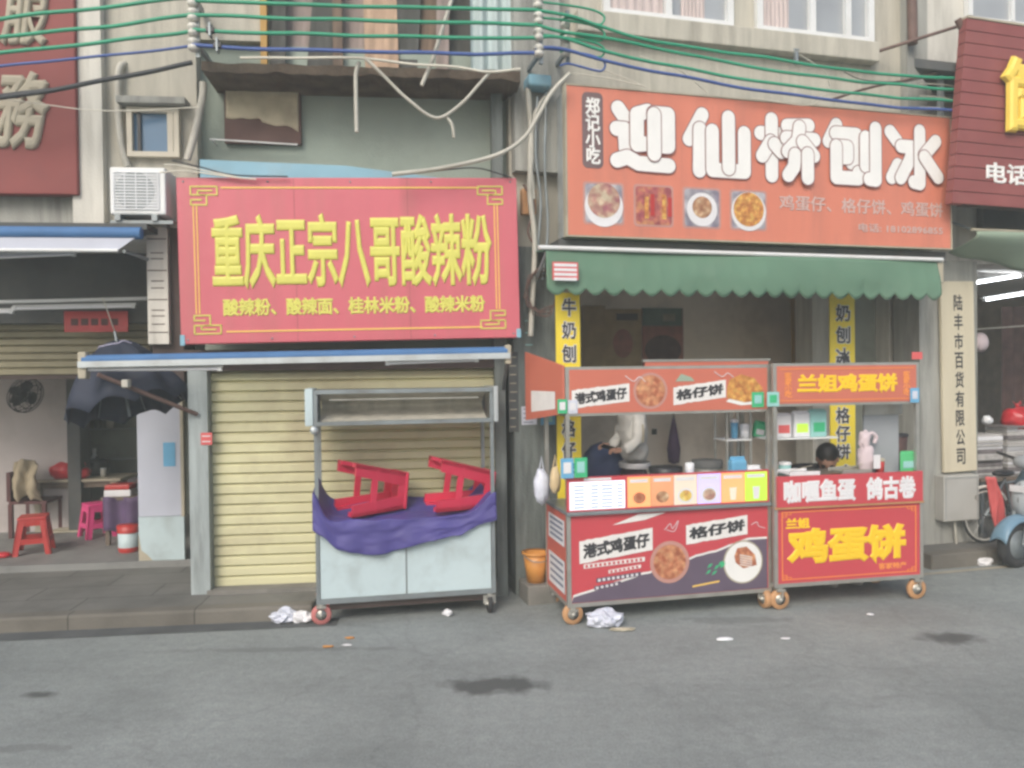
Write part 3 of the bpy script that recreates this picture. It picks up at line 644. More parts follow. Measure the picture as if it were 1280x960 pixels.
n0 = F2.rect(690, 328, 722, 350, Y-.06)
nt_ = Thing('paper_notice', 'small pink and white notice pinned on the green awning corner', 'notice', F2, (n0[0], Y-.075, n0[2]))
nt_.part('sheet', MB().box(n0[0], n0[1], Y-.075, Y-.07, n0[2], n0[3]), 'coral_cloth')
k = MB()
for i in range(4): k.box(n0[0]+.012, n0[1]-.012, Y-.078, Y-.0745, n0[3]-.035-.036*i, n0[3]-.012-.036*i)
nt_.part('text_rows', k, 'paper_white')
# ================================================================== BANNERS
def banner(label, F, x0, y0, x1, y1, Y, chars, m='banner_yellow', tm='letter_black', gaps=None, name='vertical_banner', zb=None):
    u0, u1, z0, z1 = F.rect(x0, y0, x1, y1, Y)
    T = Thing(name, label, 'banner', F, (u0, Y, z0), group='vertical food banners of the snack shop')
    T.part('sheet', MB().box(u0, u1, Y, Y+.012, z0, z1), m)
    for ch, py0, py1 in chars:
        a, b, c, d = F.rect(x0, py0, x1, py1, Y); w = b-a
        if tm == 'letter_black': text(T, ch, a+w*.18, b-w*.18, c, d, Y-.001, 'paper_white', .07, .001, name='character_halo')
        text(T, ch, a+w*.21, b-w*.21, c+.006, d-.006, Y-.003, tm, .02, .003, name='character')
    return T
banner('yellow vertical banner hanging on the pillar beside the left snack cart', F2, 696, 366, 726, 640, -.30,
       [(c, 372+i*29, 396+i*29) for i, c in enumerate('牛奶刨冰')]+[(c, 524+i*27, 547+i*27) for i, c in enumerate('格仔饼')])
banner('yellow vertical banner hanging in the middle of the snack shop', F2, 1038, 366, 1069, 640, .15,
       [(c, 380+i*27, 403+i*27) for i, c in enumerate('奶刨冰')]+[(c, p, p+22) for c, p in zip('鸡格仔饼鸡', (442, 508, 531, 554, 580))])
banner('dim orange vertical banner on the rear wall beside the white pier', F2, 989, 355, 1016, 470, 1.4,
       [(c, 362+i*28, 384+i*28) for i, c in enumerate('香仔鸡')], m='banner_dim', tm='poster_red')
# posters in the shop
def poster(label, x0, y0, x1, y1, Y, m, extra):
    u0, u1, z0, z1 = F2.rect(x0, y0, x1, y1, Y); T = Thing('wall_poster', label, 'poster', F2, (u0, Y, z0), group='menu posters on the shop rear wall')
    T.part('sheet', MB().box(u0, u1, Y, Y+.01, z0, z1), m)
    for (a, b, c, d, mt, kind) in extra:
        x = u0+(u1-u0)*a; xx = u0+(u1-u0)*b; z = z1-(z1-z0)*d; zz = z1-(z1-z0)*c
        T.part('print', MB().disc((x+xx)/2, (z+zz)/2, (xx-x)/2, Y-.002, rz=(zz-z)/2) if kind else MB().quad(x, xx, z, zz, Y-.002), mt)
poster('plain olive brown poster on the rear wall', 728, 382, 757, 460, 1.88, 'poster_brown', ())
poster('brown poster with a dark round dish on the rear wall', 757, 386, 802, 458, 1.88, 'poster_brown', ((.2, .75, .35, .85, 'poster_red', 1), (.3, .9, .08, .2, 'dark_brown', 0)))
poster('dark red poster with a green top band on the rear wall', 803, 385, 854, 460, 1.87, 'poster_red', ((.0, .98, .0, .3, 'poster_green', 0), (.5, .8, .1, .22, 'carved_grey', 0), (.05, .95, .45, .95, 'brown_cloth', 1)))
# ================================================================== FAR-LEFT MAROON SIGN with carved characters
u0, u1, z0, z1 = F1.rect(-120, -80, 94, 242, -.14)
T = Thing('wall_sign', 'faded dark red wall board with carved grey characters', 'sign', F1, (u0, -.14, z0))
T.part('board', MB().box(u0, u1, -.14, -.04, z0, z1, .01), 'maroon_plain')
a = F1.rect(2, -8, 62, 58, -.15); text(T, '服', a[0], a[1], a[2], a[3], -.141, 'carved_grey', .045, .03, name='character', skew=.12)
a = F1.rect(-4, 88, 62, 188, -.15); text(T, '務', a[0], a[1], a[2], a[3], -.141, 'carved_grey', .045, .03, name='character', skew=.12)
# ================================================================== RIGHT MAROON SIGN
Y = -.62; u0 = F2.hit(1190, 255, Y)[0]; u1 = u0+2.6; z0 = F2.hit(1240, 257, Y)[1]; z1 = F2.hit(1240, 26, Y)[1]
T = Thing('signboard', 'maroon slatted signboard with golden letters at the right edge', 'sign', F2, (u0, Y, z0), rot=(0, R(1.0), 0))
k = MB(); n = 15; h = (z1-z0)/n
SL = .085
for i in range(n):
    za, zb2 = z0+i*h+.008, z0+(i+1)*h; ca, cb = u0+SL*(za-z0), u0+SL*(zb2-z0)
    k.add([(ca, Y, za), (u1, Y, za), (u1, Y, zb2), (cb, Y, zb2), (ca, Y+.08, za), (u1, Y+.08, za), (u1, Y+.08, zb2), (cb, Y+.08, zb2)], [(0, 1, 2, 3), (7, 6, 5, 4), (0, 4, 5, 1), (1, 5, 6, 2), (2, 6, 7, 3), (3, 7, 4, 0)])
T.part('slatted_board', k, 'maroon_board'); T.part('backing', MB().box(u0+.15, u1-.005, Y+.012, Y+.10, z0+.001, z1-.004), 'dark_brown')
T.part('stay', MB().box(u0+.5, u0+.54, Y+.1, .02, z0+.2, z0+.24).box(u0+.5, u0+.54, Y+.1, .02, z1-.24, z1-.2), 'rust_pipe')
T.part('top_trim', MB().box(u0+SL*(z1-z0), u1, Y-.01, Y+.09, z1+.002, z1+.02), 'carved_grey')
a = F2.rect(1244, 74, 1340, 168, Y)
text(T, '箇', a[0], a[0]+.66, a[2], a[3], Y-.03, 'gold', .05, .05, name='character')
a = F2.rect(1232, 203, 1282, 229, Y)
text(T, '电话：', a[0], a[1]+.12, a[2], a[3], Y-.001, 'letter_white', .03, .008, name='small_lettering')
# awning under it
Y2 = -.45; q0 = F2.hit(1220, 292, Y2)[0]; zz = F2.hit(1250, 290, Y2)[1]
T = Thing('shop_awning', 'pale sage green awning under the maroon slatted sign', 'awning', F2, (q0, Y2, zz))
T.part('cloth', MB().grid(lambda s, t: (q0+2.6*s, Y2+.3*t*t-.03*sin(9*s+4*t), zz-(.32-.1*t*sin(pi*s*3)**2)*t*(.45+.55*min(1, s*6))), 60, 10), 'awning_sage', solid=.004)
T.part('front_bar', MB().tube([(q0-.05, Y2, zz+.01), (q0+2.6, Y2, zz+.01)], .016, 8), 'carved_grey')
T.part('arm', MB().tube([(q0, Y2, zz), (q0-.1, 0, zz+.25)], .012, 8), 'metal_grey')
# ================================================================== THINGS ON THE LEFT FACADE
# air conditioner
u0, u1, z0, z1 = F1.rect(137, 209, 207, 268, -.30)
T = Thing('air_conditioner', 'white outdoor air conditioner unit left of the crimson signboard', 'air conditioner', F1, (u0, -.30, z0))
T.part('casing', MB().box(u0, u1, -.30, -.02, z0, z1, .012), 'white_paint')
cu, cz, rr = (u0+u1)/2-.02, (z0+z1)/2, (z1-z0)*.40
T.part('fan_opening', MB().disc(cu, cz, rr, -.303, 36), 'metal_grey')
k = MB()
for i in range(13): zz = z0+.04+(z1-z0-.08)*i/12; k.box(u0+.03, u1-.05, -.312, -.305, zz-.004, zz+.004)
for i in range(5): uu = u0+.03+(u1-u0-.08)*i/4; k.box(uu-.003, uu+.003, -.311, -.3055, z0+.04, z1-.04)
T.part('grille', k, 'white_plastic')
T.part('bracket', MB().box(u0+.04, u0+.08, -.32, -.02, z0-.05, z0-.002).box(u1-.1, u1-.06, -.32, -.02, z0-.05, z0-.002).box(u0+.0, u1+.05, -.30, -.26, z0-.07, z0-.045), 'metal_grey')
# drain pipes
u, z = F1.hit(150, 75, -.08)
one('drain_pipe', MB().tube(smooth_pts([(F1.hit(155, 74, -.04)[0], -.0, F1.hit(155, 74, -.08)[1]), (F1.hit(149, 82, -.08)[0], -.07, F1.hit(149, 84, -.08)[1])]+[(F1.hit(a, b, -.08)[0], -.07, F1.hit(a, b, -.08)[1]) for a, b in ((147, 105), (148, 150), (152, 185), (159, 208))]), .026, 10), 'conduit', 'off white bent drain pipe above the air conditioner', 'pipe', F1, (u, -.07, z))
u, z = F1.hit(255, 105, -.12)
one('drain_pipe', MB().tube(smooth_pts([(F1.hit(a, b, -.12)[0], -.12, F1.hit(a, b, -.12)[1]) for a, b in ((254, 103), (253, 122), (244, 165), (234, 200))]), .028, 10), 'conduit', 'pale slanting pipe just right of the small blue window', 'pipe', F1, (u, -.12, z))
u, z = F1.hit(447, 160, -.5)
one('conduit_pipe', MB().tube(smooth_pts([(F1.hit(a, b, -.48)[0], -.48, F1.hit(a, b, -.48)[1]) for a, b in ((449, 78), (445, 92), (445, 120), (446, 165))]), .016, 8), 'conduit', 'short pale hose dangling from the rotten ledge', 'hose', F1, (u, -.48, z))
u, z = F1.hit(566, 10, -.48)
one('conduit_pipe', MB().tube([(F1.hit(566, -5, -.3)[0], -.3, F1.hit(566, -5, -.3)[1]), (F1.hit(541, 74, -.48)[0], -.48, F1.hit(541, 74, -.48)[1]), (F1.hit(527, 107, -.48)[0], -.48, F1.hit(527, 107, -.48)[1])], .016, 8), 'conduit', 'straight pale pole slanting across the planks above the ledge', 'pole', F1, (u, -.48, z))
# canvas vent on green wall
u0, u1, z0, z1 = F1.rect(281, 108, 376, 180, .06)
T = Thing('vent_cover', 'torn yellowed canvas sheet over a brown opening on the green wall', 'vent cover', F1, (u0, .06, z0))
T.part('backing', MB().box(u0, u1, .04, .098, z0, z1), 'canvas_brown')
def cv(s, t):
    low = .38+.10*noise.noise(Vector((s*4, 0, 2)))-.16*max(0, s-.62)/.38+.06*(s < .5)
    return (u0+.015+(u1-u0-.03)*s, .034+.008*noise.noise(Vector((s*6, t*5, 0))), z1-.01-(z1-z0)*(1-low)*t*1.0)
T.part('canvas', MB().grid(cv, 26, 12), 'canvas_old', solid=.003)
u, z = F1.hit(262, 175, -.02)
one('rod', MB().tube([(F1.hit(262, 174, -.02)[0], -.02, F1.hit(262, 174, -.02)[1]), (F1.hit(372, 181, -.02)[0], -.02, F1.hit(372, 181, -.02)[1])], .007, 6).tube([(F1.hit(262, 174, -.02)[0]+.02, -.02, z), (F1.hit(262, 174, -.02)[0]+.02, .1, z)], .005, 6), 'white_paint', 'thin white rod under the torn canvas sheet', 'rod', F1, (u, -.02, z))
# light blue strip over the red sign
u0, u1, z0, z1 = F1.rect(250, 202, 575, 226, -.12)
one('roof_sheet', MB().poly([(u0, z0), (u1, z0), (u1-.1, z0+.03), (u0+(u1-u0)*.55, z1-.03), (u0, z1)], -.12, .05), 'light_blue', 'faded light blue sheet lying behind the top of the crimson signboard', 'sheet', F1, (u0, -.12, z0))
# planks stored behind the ledge
pl = [(336, 356, -.02, 'plank_d', 0), (352, 392, .10, 'plank_b', .0), (382, 418, .05, 'plank_d', .10), (416, 428, .0, 'plank_a', -.02), (424, 462, .12, 'plank_b', .01), (456, 498, .04, 'plank_c', -.03), (496, 520, .08, 'plank_d', .08), (512, 548, .14, 'plank_a', 0), (544, 560, .02, 'plank_b', .03), (548, 592, .2, 'plank_d', 0)]
ld = ['nearly black narrow board', 'wide weathered grey board', 'dark leaning board', 'thin brown strip board', 'pale grey blotched board', 'light orange brown board', 'dark slanting board', 'brown streaked board', 'pale narrow board', 'blackish wide board']
pos = ['at the left end of the stack', 'second from the left', 'between two pale ones', 'beside the dark leaning one', 'in the middle of the stack', 'right of the middle', 'crossing in front of the brown ones', 'right of the slanting one', 'in front of the last dark board', 'at the right end of the stack']
for i, (a, b, y, m, tl) in enumerate(pl):
    ua = F1.hit(a, 40, y)[0]; ub = F1.hit(b, 40, y)[0]; zz = zs+.055
    zt_ = zz+1.25+.1*random.random()
    one('plank', MB().add([(ua, y, zz), (ub, y, zz), (ub, y+.03, zz), (ua, y+.03, zz), (ua+tl, y+.15, zt_), (ub+tl, y+.15, zt_), (ub+tl, y+.18, zt_), (ua+tl, y+.18, zt_)], [(0, 1, 5, 4), (3, 7, 6, 2), (0, 4, 7, 3), (1, 2, 6, 5), (4, 5, 6, 7), (0, 3, 2, 1)]), m, ld[i]+' standing on the ledge, '+pos[i], 'board', F1, (ua, y, zz), group='old boards stored on the ledge')
ua, _, = F1.hit(588, 40, .0); ub = F1.hit(652, 40, .0)[0]
one('curtain_sheet', MB().grid(lambda s, t: (ua+(ub-ua)*s, .0+.025*sin(s*22), zs+.02+1.4*t), 60, 2), 'curtain_blue', 'pale blue grey plastic sheet hanging at the right end of the ledge', 'curtain', F1, (ua, 0, zs))
u0 = F1.hit(326, 40, -.02)[0]; u1 = F1.hit(334, 40, -.02)[0]
one('post', MB().box(u0, u1, -.04, .015, zs+.03, 6.3), 'banner_dim', 'yellowish narrow post at the edge of the beige wall above the ledge', 'post', F1, (u0, -.04, zs))
# ------------------------------------------------------------ left awnings and lamps
def batten(label, F, x0, y0, x1, y1, Y, m='tube_glass', gr='fluorescent lamps', h=.03, lean=True):
    (ua, za), (ub, zb_) = F.hit(x0, y0, Y), F.hit(x1, y1, Y)
    T = Thing('tube_lamp', label, 'lamp', F, (ua, Y, za), group=gr)
    T.part('tube', MB().tube([(ua+.03, Y-.01, za), (ub-.03, Y-.01, zb_)], .013, 10), m)
    T.part('holder', MB().bar((ua, Y+.014, za+.022), (ub, Y+.014, zb_+.022), .03, .02), 'white_paint')
    T.part('end_cap', MB().bar((ua, Y-.01, za), (ua+.03, Y-.01, za), .032), 'white_paint'); T.part('end_cap', MB().bar((ub-.03, Y-.01, zb_), (ub, Y-.01, zb_), .032), 'white_paint')
    return T
# rolled blue awning, far left
Y = -.35; ua = F1.hit(-160, 291, Y)[0]; ub = F1.hit(177, 291, Y)[0]; zc = F1.hit(90, 291, Y)[1]
T = Thing('rolled_awning', 'rolled blue cloth awning over the open shop at the left edge', 'awning', F1, (ua, Y, zc))
T.part('roll', MB().tube([(ua, Y, zc), (ub, Y, zc)], .045, 14), 'blue_fabric')
zq = F1.hit(90, 312, Y)[1]
T.part('lower_sheet', MB().poly([(ua, zc-.03), (ub-.03, zc-.03), (ub-.16, zq), (ua, zq)], Y-.02, .006), 'blue_grey_board')
T.part('front_bar', MB().tube([(ua, Y-.03, zq-.01), (ub-.16, Y-.03, zq-.01)], .014, 8), 'white_paint')
T.part('arm', MB().tube([(ub-.13, Y, zq-.01), (ub-.05, .0, zq-.03)], .015, 8), 'metal_grey')
T.part('gutter', MB().box(ua, ub+.02, Y+.05, -.0, zc+.04, zc+.085), 'dark_board')
batten('stubby unlit tube lamp fixed under the rolled blue awning', F1, -60, 324, 95, 318, -.2)
batten('unlit tube lamp above the half raised shutter, beside the red notice', F1, 16, 386, 170, 383, .55)
batten('unlit tube lamp entering the picture at the left edge above the fan', F1, -120, 391, 18, 390, .55)
(ua, za), (ub, zb_) = F1.hit(-150, 381, .5), F1.hit(188, 373, .5)
one('pipe_rail', MB().tube([(ua, .5, za), (ub, .5, zb_)], .016, 8), 'white_paint', 'long white pipe rail above the tube lamps of the open shop', 'rail', F1, (ua, .5, za))
# rolled awning above the cream shutter (tilted a little)
Y = -.42; (ua, za), (ub, zb_) = F1.hit(104, 450, Y), F1.hit(634, 439, Y)
T = Thing('rolled_awning', 'rolled blue and white awning bar under the crimson signboard', 'awning', F1, (ua, Y, za))
T.part('roll', MB().tube([(ua, Y, za), (ub, Y, zb_)], .036, 14), 'blue_fabric')
T.part('front_bar', MB().bar((ua-.02, Y-.03, za-.035), (ub+.02, Y-.03, zb_-.035), .04, .045), 'metal_pale')
T.part('end_bracket', MB().box(ua-.03, ua+.03, Y-.03, Y+.05, za-.14, za+.06, .01), 'carved_grey'); T.part('end_bracket', MB().box(ub-.02, ub+.03, Y-.03, Y+.05, zb_-.10, zb_+.05, .01), 'carved_grey')
T.part('arm', MB().tube([(ub, Y, zb_-.04), (ub, -.05, zb_-.3)], .014, 8), 'metal_grey')
batten('unlit tube lamp under the left end of the blue and white bar', F1, 104, 462, 278, 461, -.40)
batten('unlit tube lamp under the right end of the blue and white bar', F1, 482, 454, 598, 450, -.40)
# rusty arm
(ua, za), (ub, zb_) = F1.hit(122, 468, -.5), F1.hit(246, 518, -.06)
T = Thing('slanting_pole', 'rusty brown pole slanting from the navy parasol to the pillar', 'pole', F1, (ub, -.06, zb_))
T.part('pole', MB().tube([(ua, -.5, za), (ub, -.05, zb_)], .017, 8), 'rust_pipe')
T.part('clamp', MB().box(ua+.15, ua+.2, -.47, -.40, za-.1, za-.04, .01), 'conduit')
# white number plate strip on the pillar
u0, u1, z0, z1 = F1.rect(184, 284, 210, 430, -.06)
T = Thing('tiled_strip', 'narrow white tiled strip on the pillar left of the crimson signboard', 'tile strip', F1, (u0, -.06, z0))
T.part('panel', MB().box(u0, u1, -.06, -.001, z0, z1), 'plaster_pale')
k = MB()
for f in (.1, .22, .27, .37, .46, .52, .62, .71, .76, .83, .90): 
    inn = .03 if f in (.22, .27, .46, .52, .71, .76, .83) else .005
    k.box(u0+inn, u1-inn, -.062, -.0595, z1-(z1-z0)*f-.004, z1-(z1-z0)*f+.004)
T.part('joint_line', k, 'dark_brown')
# red notice
u0, u1, z0, z1 = F1.rect(80, 389, 160, 415, .80)
T = Thing('red_notice', 'dark red cloth notice hanging above the half raised shutter', 'notice', F1, (u0, .8, z0))
T.part('cloth', MB().box(u0, u1, .80, .806, z0, z1), 'red_bag'); 
k = MB()
for i in range(5): k.box(u0+.06+i*.085, u0+.12+i*.085, .797, .8005, z0+.06, z0+.12)
T.part('mark_row', k, 'dark_red_wood')
# small stickers
def card(label, F, x0, y0, x1, y1, Y, m, lines=0, name='sticker', lm='menu_text', cat='sticker', inner=None, group=None):
    u0, u1, z0, z1 = F.rect(x0, y0, x1, y1, Y); T = Thing(name, label, cat, F, (u0, Y, z0), group=group)
    T.part('sheet', MB().box(u0, u1, Y, Y+.004, z0, z1), m)
    if inner: T.part('inner_panel', MB().quad(u0+(u1-u0)*.2, u1-(u1-u0)*.2, z0+(z1-z0)*.25, z1-(z1-z0)*.2, Y-.002), inner)
    if lines:
        k = MB()
        for i in range(lines):
            zz = z1-(z1-z0)*(i+.6)/(lines+.2); k.box(u0+(u1-u0)*.12, u1-(u1-u0)*(.12+.2*random.random()), Y-.003, Y-.0005, zz-.004, zz+.004)
        T.part('text_rows', k, lm)
    return T
card('small red and white sticker on the pillar left of the cream shutter', F1, 251, 541, 265, 556, -.036, 'coral_cloth', 2, lm='paper_white')
# ------------------------------------------------------------ umbrella (navy, half closed, hanging)
u, z = F1.hit(146, 424, .1)
T = Thing('parasol', 'navy parasol with a pale rim hanging over the open shop entrance', 'parasol', F1, (u, .1, z-.03), local=True, rot=(R(-12), R(-13), 0))
R0 = .58
def um(s, t):
    a = 2*pi*s; sc = 1-.10*abs(sin(4*a)); r = R0*t*(sc if t > .5 else 1)
    return (r*cos(a)*.86, r*sin(a)*.62, -.60*t**2.1*(1-.13*abs(cos(4*a)))+.03*noise.noise(Vector((cos(a)*2, sin(a)*2, t*3))))
T.part('canopy', MB().grid(um, 64, 10), 'umbrella_navy', solid=.004)
T.part('rim', MB().tube([um(i/64, .30)[:2]+(um(i/64, .30)[2]+.008,) for i in range(33, 60)], .006, 5), 'umbrella_edge')
T.part('shaft', MB().tube([(0, 0, .10), (0, 0, -.62)], .012, 8), 'metal_grey')
T.part('cord', MB().tube([(0, 0, .09), (.05, -.25, .30)], .004, 5), 'white_cable')
for i in range(8):
    a = 2*pi*i/8; e = um(i/8, .98); T.part('rib', MB().tube([(0, 0, -.01), (e[0]*.5, e[1]*.5, e[2]*.25-.03), (e[0]*.98, e[1]*.98, e[2]-.012)], .004, 4), 'metal_grey')
# ------------------------------------------------------------ open shop contents
def ground_at(F, px, py, z): return F.ground(px, py, z)
# white door panel
u0, u1, z0, z1 = F1.rect(172, 492, 226, 696, .95)
T = Thing('door_panel', 'white door panel with an aqua sticker leaning beside the pillar', 'door panel', F1, (u0, .95, fz))
pz = F1.hit(200, 646, .95)[1]
T.part('upper_panel', MB().box(u0, u1, .955, .99, pz+.004, z1), 'blue_grey_board'); T.part('lower_panel', MB().box(u0-.002, u1+.02, .955, .99, fz+.002, pz), 'cart_white')
T.part('edge_strip', MB().box(u1+.002, u1+.03, .94, 1.0, pz, z1), 'pale_wood')
a = F1.rect(204, 553, 219, 583, .95); T.part('sticker', MB().box(a[0], a[1], .950, .954, a[2], a[3]), 'blue_tag')
T.part('worn_corner', MB().poly([(u0-.004, fz+.004), (u0+.12, fz+.004), (u0+.07, fz+.06), (u0+.02, fz+.10), (u0-.004, fz+.26)], .9535), 'pale_wood')
# stools
def stool(name, label, m, F, loc, rot=(0, 0, 0), h=.45, top=.28, base=.36, group=None, LW=.06):
    T = Thing(name, label, 'stool', F, loc, group=group, rot=rot, local=True)
    T.part('seat', MB().box(-top/2, top/2, -top/2, top/2, h-.03, h, .014), m)
    k = MB()
    for sx, sy, w in ((0, 1, 1), (0, -1, 1), (1, 0, 1), (-1, 0, 1)):
        if sx == 0: y = sy*(top/2-.012); k.bar((-top/2+.02, y, h-.055), (top/2-.02, y, h-.055), .016, .06)
        else: x = sx*(top/2-.012); k.bar((x, -top/2+.02, h-.055), (x, top/2-.02, h-.055), .016, .06)
    T.part('skirt', k, m)
    for sx in (-1, 1):
        for sy in (-1, 1):
            a, b = top/2-.005, base/2; w0, w1, t = LW, LW*.85, (.018 if LW < .08 else .03); q = MB()
            # an L-shaped, tapered plastic leg
            for (dx, dy) in ((1, 0), (0, 1)):
                def P(r, z, w, o): # corner point plus inward widths
                    return (sx*(r-(w if dx else 0)*(o)), sy*(r-(w if dy else 0)*(o)), z)
                A0 = Vector((sx*a, sy*a, h-.03)); B0 = Vector((sx*b, sy*b, 0))
                iv = Vector((-sx*dx, -sy*dy, 0)); th = Vector((-sx*dy, -sy*dx, 0))*t
                vs = [A0, A0+iv*w0, A0+iv*w0+th, A0+th, B0, B0+iv*w1, B0+iv*w1+th, B0+th]
                q.add(vs, [(0, 1, 2, 3), (7, 6, 5, 4), (0, 4, 5, 1), (1, 5, 6, 2), (2, 6, 7, 3), (3, 7, 4, 0)])
            T.part('leg', q, m)
    f = .36; r = (base/2*(1-f)+(top/2)*f)-.012; z = h*f
    for p, q_ in (((-r, -r), (r, -r)), ((r, -r), (r, r)), ((r, r), (-r, r)), ((-r, r), (-r, -r))):
        T.part('rail', MB().bar((p[0], p[1], z), (q_[0], q_[1], z), .014, .05), m)
    return T
x, y = F1.ground(43, 690, fz); red_stool = stool('plastic_stool', 'red plastic stool standing by the table at the far left', 'red_dark_plastic', F1, (x, y, fz), (0, 0, R(18)), h=.36, top=.25, base=.33)
x, y = F1.ground(122, 670, fz); stool('plastic_stool', 'pink plastic stool standing by the table in the open shop', 'pink_plastic', F1, (x, y, fz), (0, 0, R(40)), h=.36, top=.24, base=.31)
# table
tx, ty = F1.ground(88, 664, fz); 
T = Thing('table', 'worn pale topped table in the open shop under the red bags', 'table', F1, (tx, ty+.25, fz), local=True)
T.part('tabletop', MB().box(-.42, .55, -.28, .28, .545, .575, .008), 'pale_wood')
T.part('apron', MB().box(-.36, .48, -.24, -.22, .48, .545).box(-.36, .48, .22, .24, .48, .545), 'old_wood')
for sx in (-.34, .46):
    for sy in (-.22, .22): T.part('leg', MB().box(sx-.03, sx+.03, sy-.03, sy+.03, 0, .545), 'pale_wood')
TZ = fz+.575
def setblob(name, label, cat, lx, ly, lz, r, m, seed, amp=.16, extra=None, F=F1, flat=0, fr=2.5):
    b = MB().blob((0, 0, r[2]*.8), r, amp, fr, seed, flat=0)
    T = Thing(name, label, cat, F, (lx, ly, lz), local=True); T.part('body', b, m)
    if extra: extra(T)
    return T
def knot(T, h, m='red_bag'):
    T.part('knot', MB().blob((0, 0, h), (.02, .02, .03), .2, 3, 5, 2), m)
    T.part('handle_tie', MB().tube([(-.01, 0, h), (-.05, .01, h+.05), (-.03, 0, h+.02)], .006, 6).tube([(.01, 0, h), (.04, .0, h+.05), (.05, 0, h+.015)], .006, 6), m)
setblob('plastic_bag', 'full red plastic bag knotted on the table', 'bag', tx-.10, ty+.1, TZ, (.15, .12, .11), 'red_bag', 3, extra=lambda T: knot(T, .19))
setblob('plastic_bag', 'smaller dull red bag beside the black pot on the table', 'bag', tx+.10, ty+.06, TZ, (.10, .09, .075), 'red_bag', 9, extra=lambda T: knot(T, .13))
def lid(T): T.part('lid_knob', MB().lathe([(0, .215), (.02, .215), (.02, .19), (.06, .18)], (0, 0, 0)), 'black_plastic')
T = Thing('cooking_pot', 'black round pot behind the red bags on the table', 'pot', F1, (tx+.14, ty+.38, TZ), local=True)
T.part('body', MB().lathe([(0, 0), (.10, 0), (.13, .05), (.13, .14), (.10, .18), (0, .2)]), 'black_plastic'); lid(T)
T = Thing('bottle', 'white capped bottle rising behind the black pot', 'bottle', F1, (tx+.08, ty+.45, TZ), local=True)
T.part('body', MB().lathe([(0, 0), (.035, 0), (.035, .2), (.02, .23), (.02, .25)]), 'white_plastic'); T.part('cap', MB().lathe([(.022, .25), (.024, .3), (0, .3)]), 'paper_white')
T = Thing('tin_can', 'small pale tin on the right part of the table', 'tin', F1, (tx+.3, ty+.15, TZ), local=True)
T.part('body', MB().lathe([(0, 0), (.03, 0), (.03, .09), (0, .09)]), 'conduit'); T.part('lid', MB().lathe([(0.0, .1), (.031, .1), (.031, .088)]), 'metal_pale')
# chair with cloth
cx_, cy_ = F1.ground(34, 668, fz)
T = Thing('wooden_chair', 'dark red wooden chair draped with beige cloth at the far left', 'chair', F1, (cx_, cy_, fz), local=True)
T.part('seat', MB().box(-.08, .30, -.2, .2, .36, .39), 'dark_red_wood')
T.part('backrest', MB().box(-.1, -.06, -.2, .2, .39, .70).box(-.1, .18, .2, .23, .1, .72), 'dark_red_wood')
for a, b in ((-.07, -.18), (-.07, .18), (.27, -.18), (.27, .18)): T.part('leg', MB().box(a-.02, a+.02, b-.02, b+.02, 0, .36), 'dark_red_wood')
def cl(s, t):
    w = .26; x = -.06+w*s+.10*t*.6; z = .84-.40*t-.10*abs(s-.4)-.02*sin(s*14)*t
    return (x+.02*noise.noise(Vector((s*5, t*5, 0))), -.12-.14*sin(pi*min(1, t*.8))+.04*sin(s*11+t*3), z)
one('draped_cloth', MB().grid(cl, 24, 24), 'beige_cloth', 'crumpled beige cloth draped over the dark red chair', 'cloth', F1, (cx_, cy_, fz), local=True, solid=.012)
# white box / papers on the right, plastic tub
px_, py_ = F1.ground(160, 690, fz)
T = Thing('bucket', 'white tub with a red lid standing beside the white door panel', 'bucket', F1, (px_, py_+.03, fz), local=True)
T.part('body', MB().lathe([(0, 0), (.085, 0), (.095, .03), (.10, .22), (0, .22)]), 'cart_white'); T.part('lid', MB().lathe([(.103, .19), (.108, .26), (0, .265)]), 'red_dark_plastic'); T.part('red_base', MB().lathe([(.088, .002), (.099, .03), (.0985, .05)]), 'red_dark_plastic')
T = Thing('side_table', 'low dark side table with striped cloth behind the pink stool', 'table', F1, (px_-.12, py_+.5, fz), local=True)
T.part('tabletop', MB().box(-.25, .3, -.2, .2, .46, .49), 'old_wood')
for a in (-.2, .25):
    for b in (-.15, .15): T.part('leg', MB().box(a-.02, a+.02, b-.02, b+.02, 0, .46), 'old_wood')
T.part('cloth', MB().grid(lambda s, t: (-.22+.5*s, -.21-.03*sin(s*15), .49-.34*t+.03*noise.noise(Vector((s*5, t, 0)))), 20, 6), 'dark_violet', solid=.008)
T = Thing('storage_box', 'small white box with a red lid on the low side table', 'box', F1, (px_-.22, py_+.42, fz+.49), local=True)
T.part('body', MB().box(-.13, .13, -.09, .09, 0, .07, .01), 'paper_white'); T.part('lid', MB().box(-.12, .12, -.095, .095, .072, .12, .01), 'red_dark_plastic')
for i, (dx, dz, rr, m, s_, lb) in enumerate(((.13, 0, (.2, .14, .16), 'brown_cloth', 4, 'heap of dark brown cloth on the low side table'), (-.02, .0, (.16, .12, .1), 'dark_cloth', 6, 'black cloth bundle beside the white box on the side table'))):
    setblob('cloth_bundle', lb, 'cloth', px_-.05+dx, py_+.6+.02*i, fz+.49, rr, m, s_, amp=.25)
k = MB().box(-.16, .18, -.12, .1, 0, .02).box(-.1, .3, -.06, .14, .022, .035)
x, y = F1.ground(86, 663, fz); one('board_offcut', k, 'pale_wood', 'pale wooden board offcuts lying under the table', 'board', F1, (x, y, fz), local=True)
x, y = F1.ground(2, 697, fz); setblob('cloth_scrap', 'small red scrap on the floor at the left edge', 'cloth', x, y, fz, (.09, .06, .03), 'red_bag', 12)
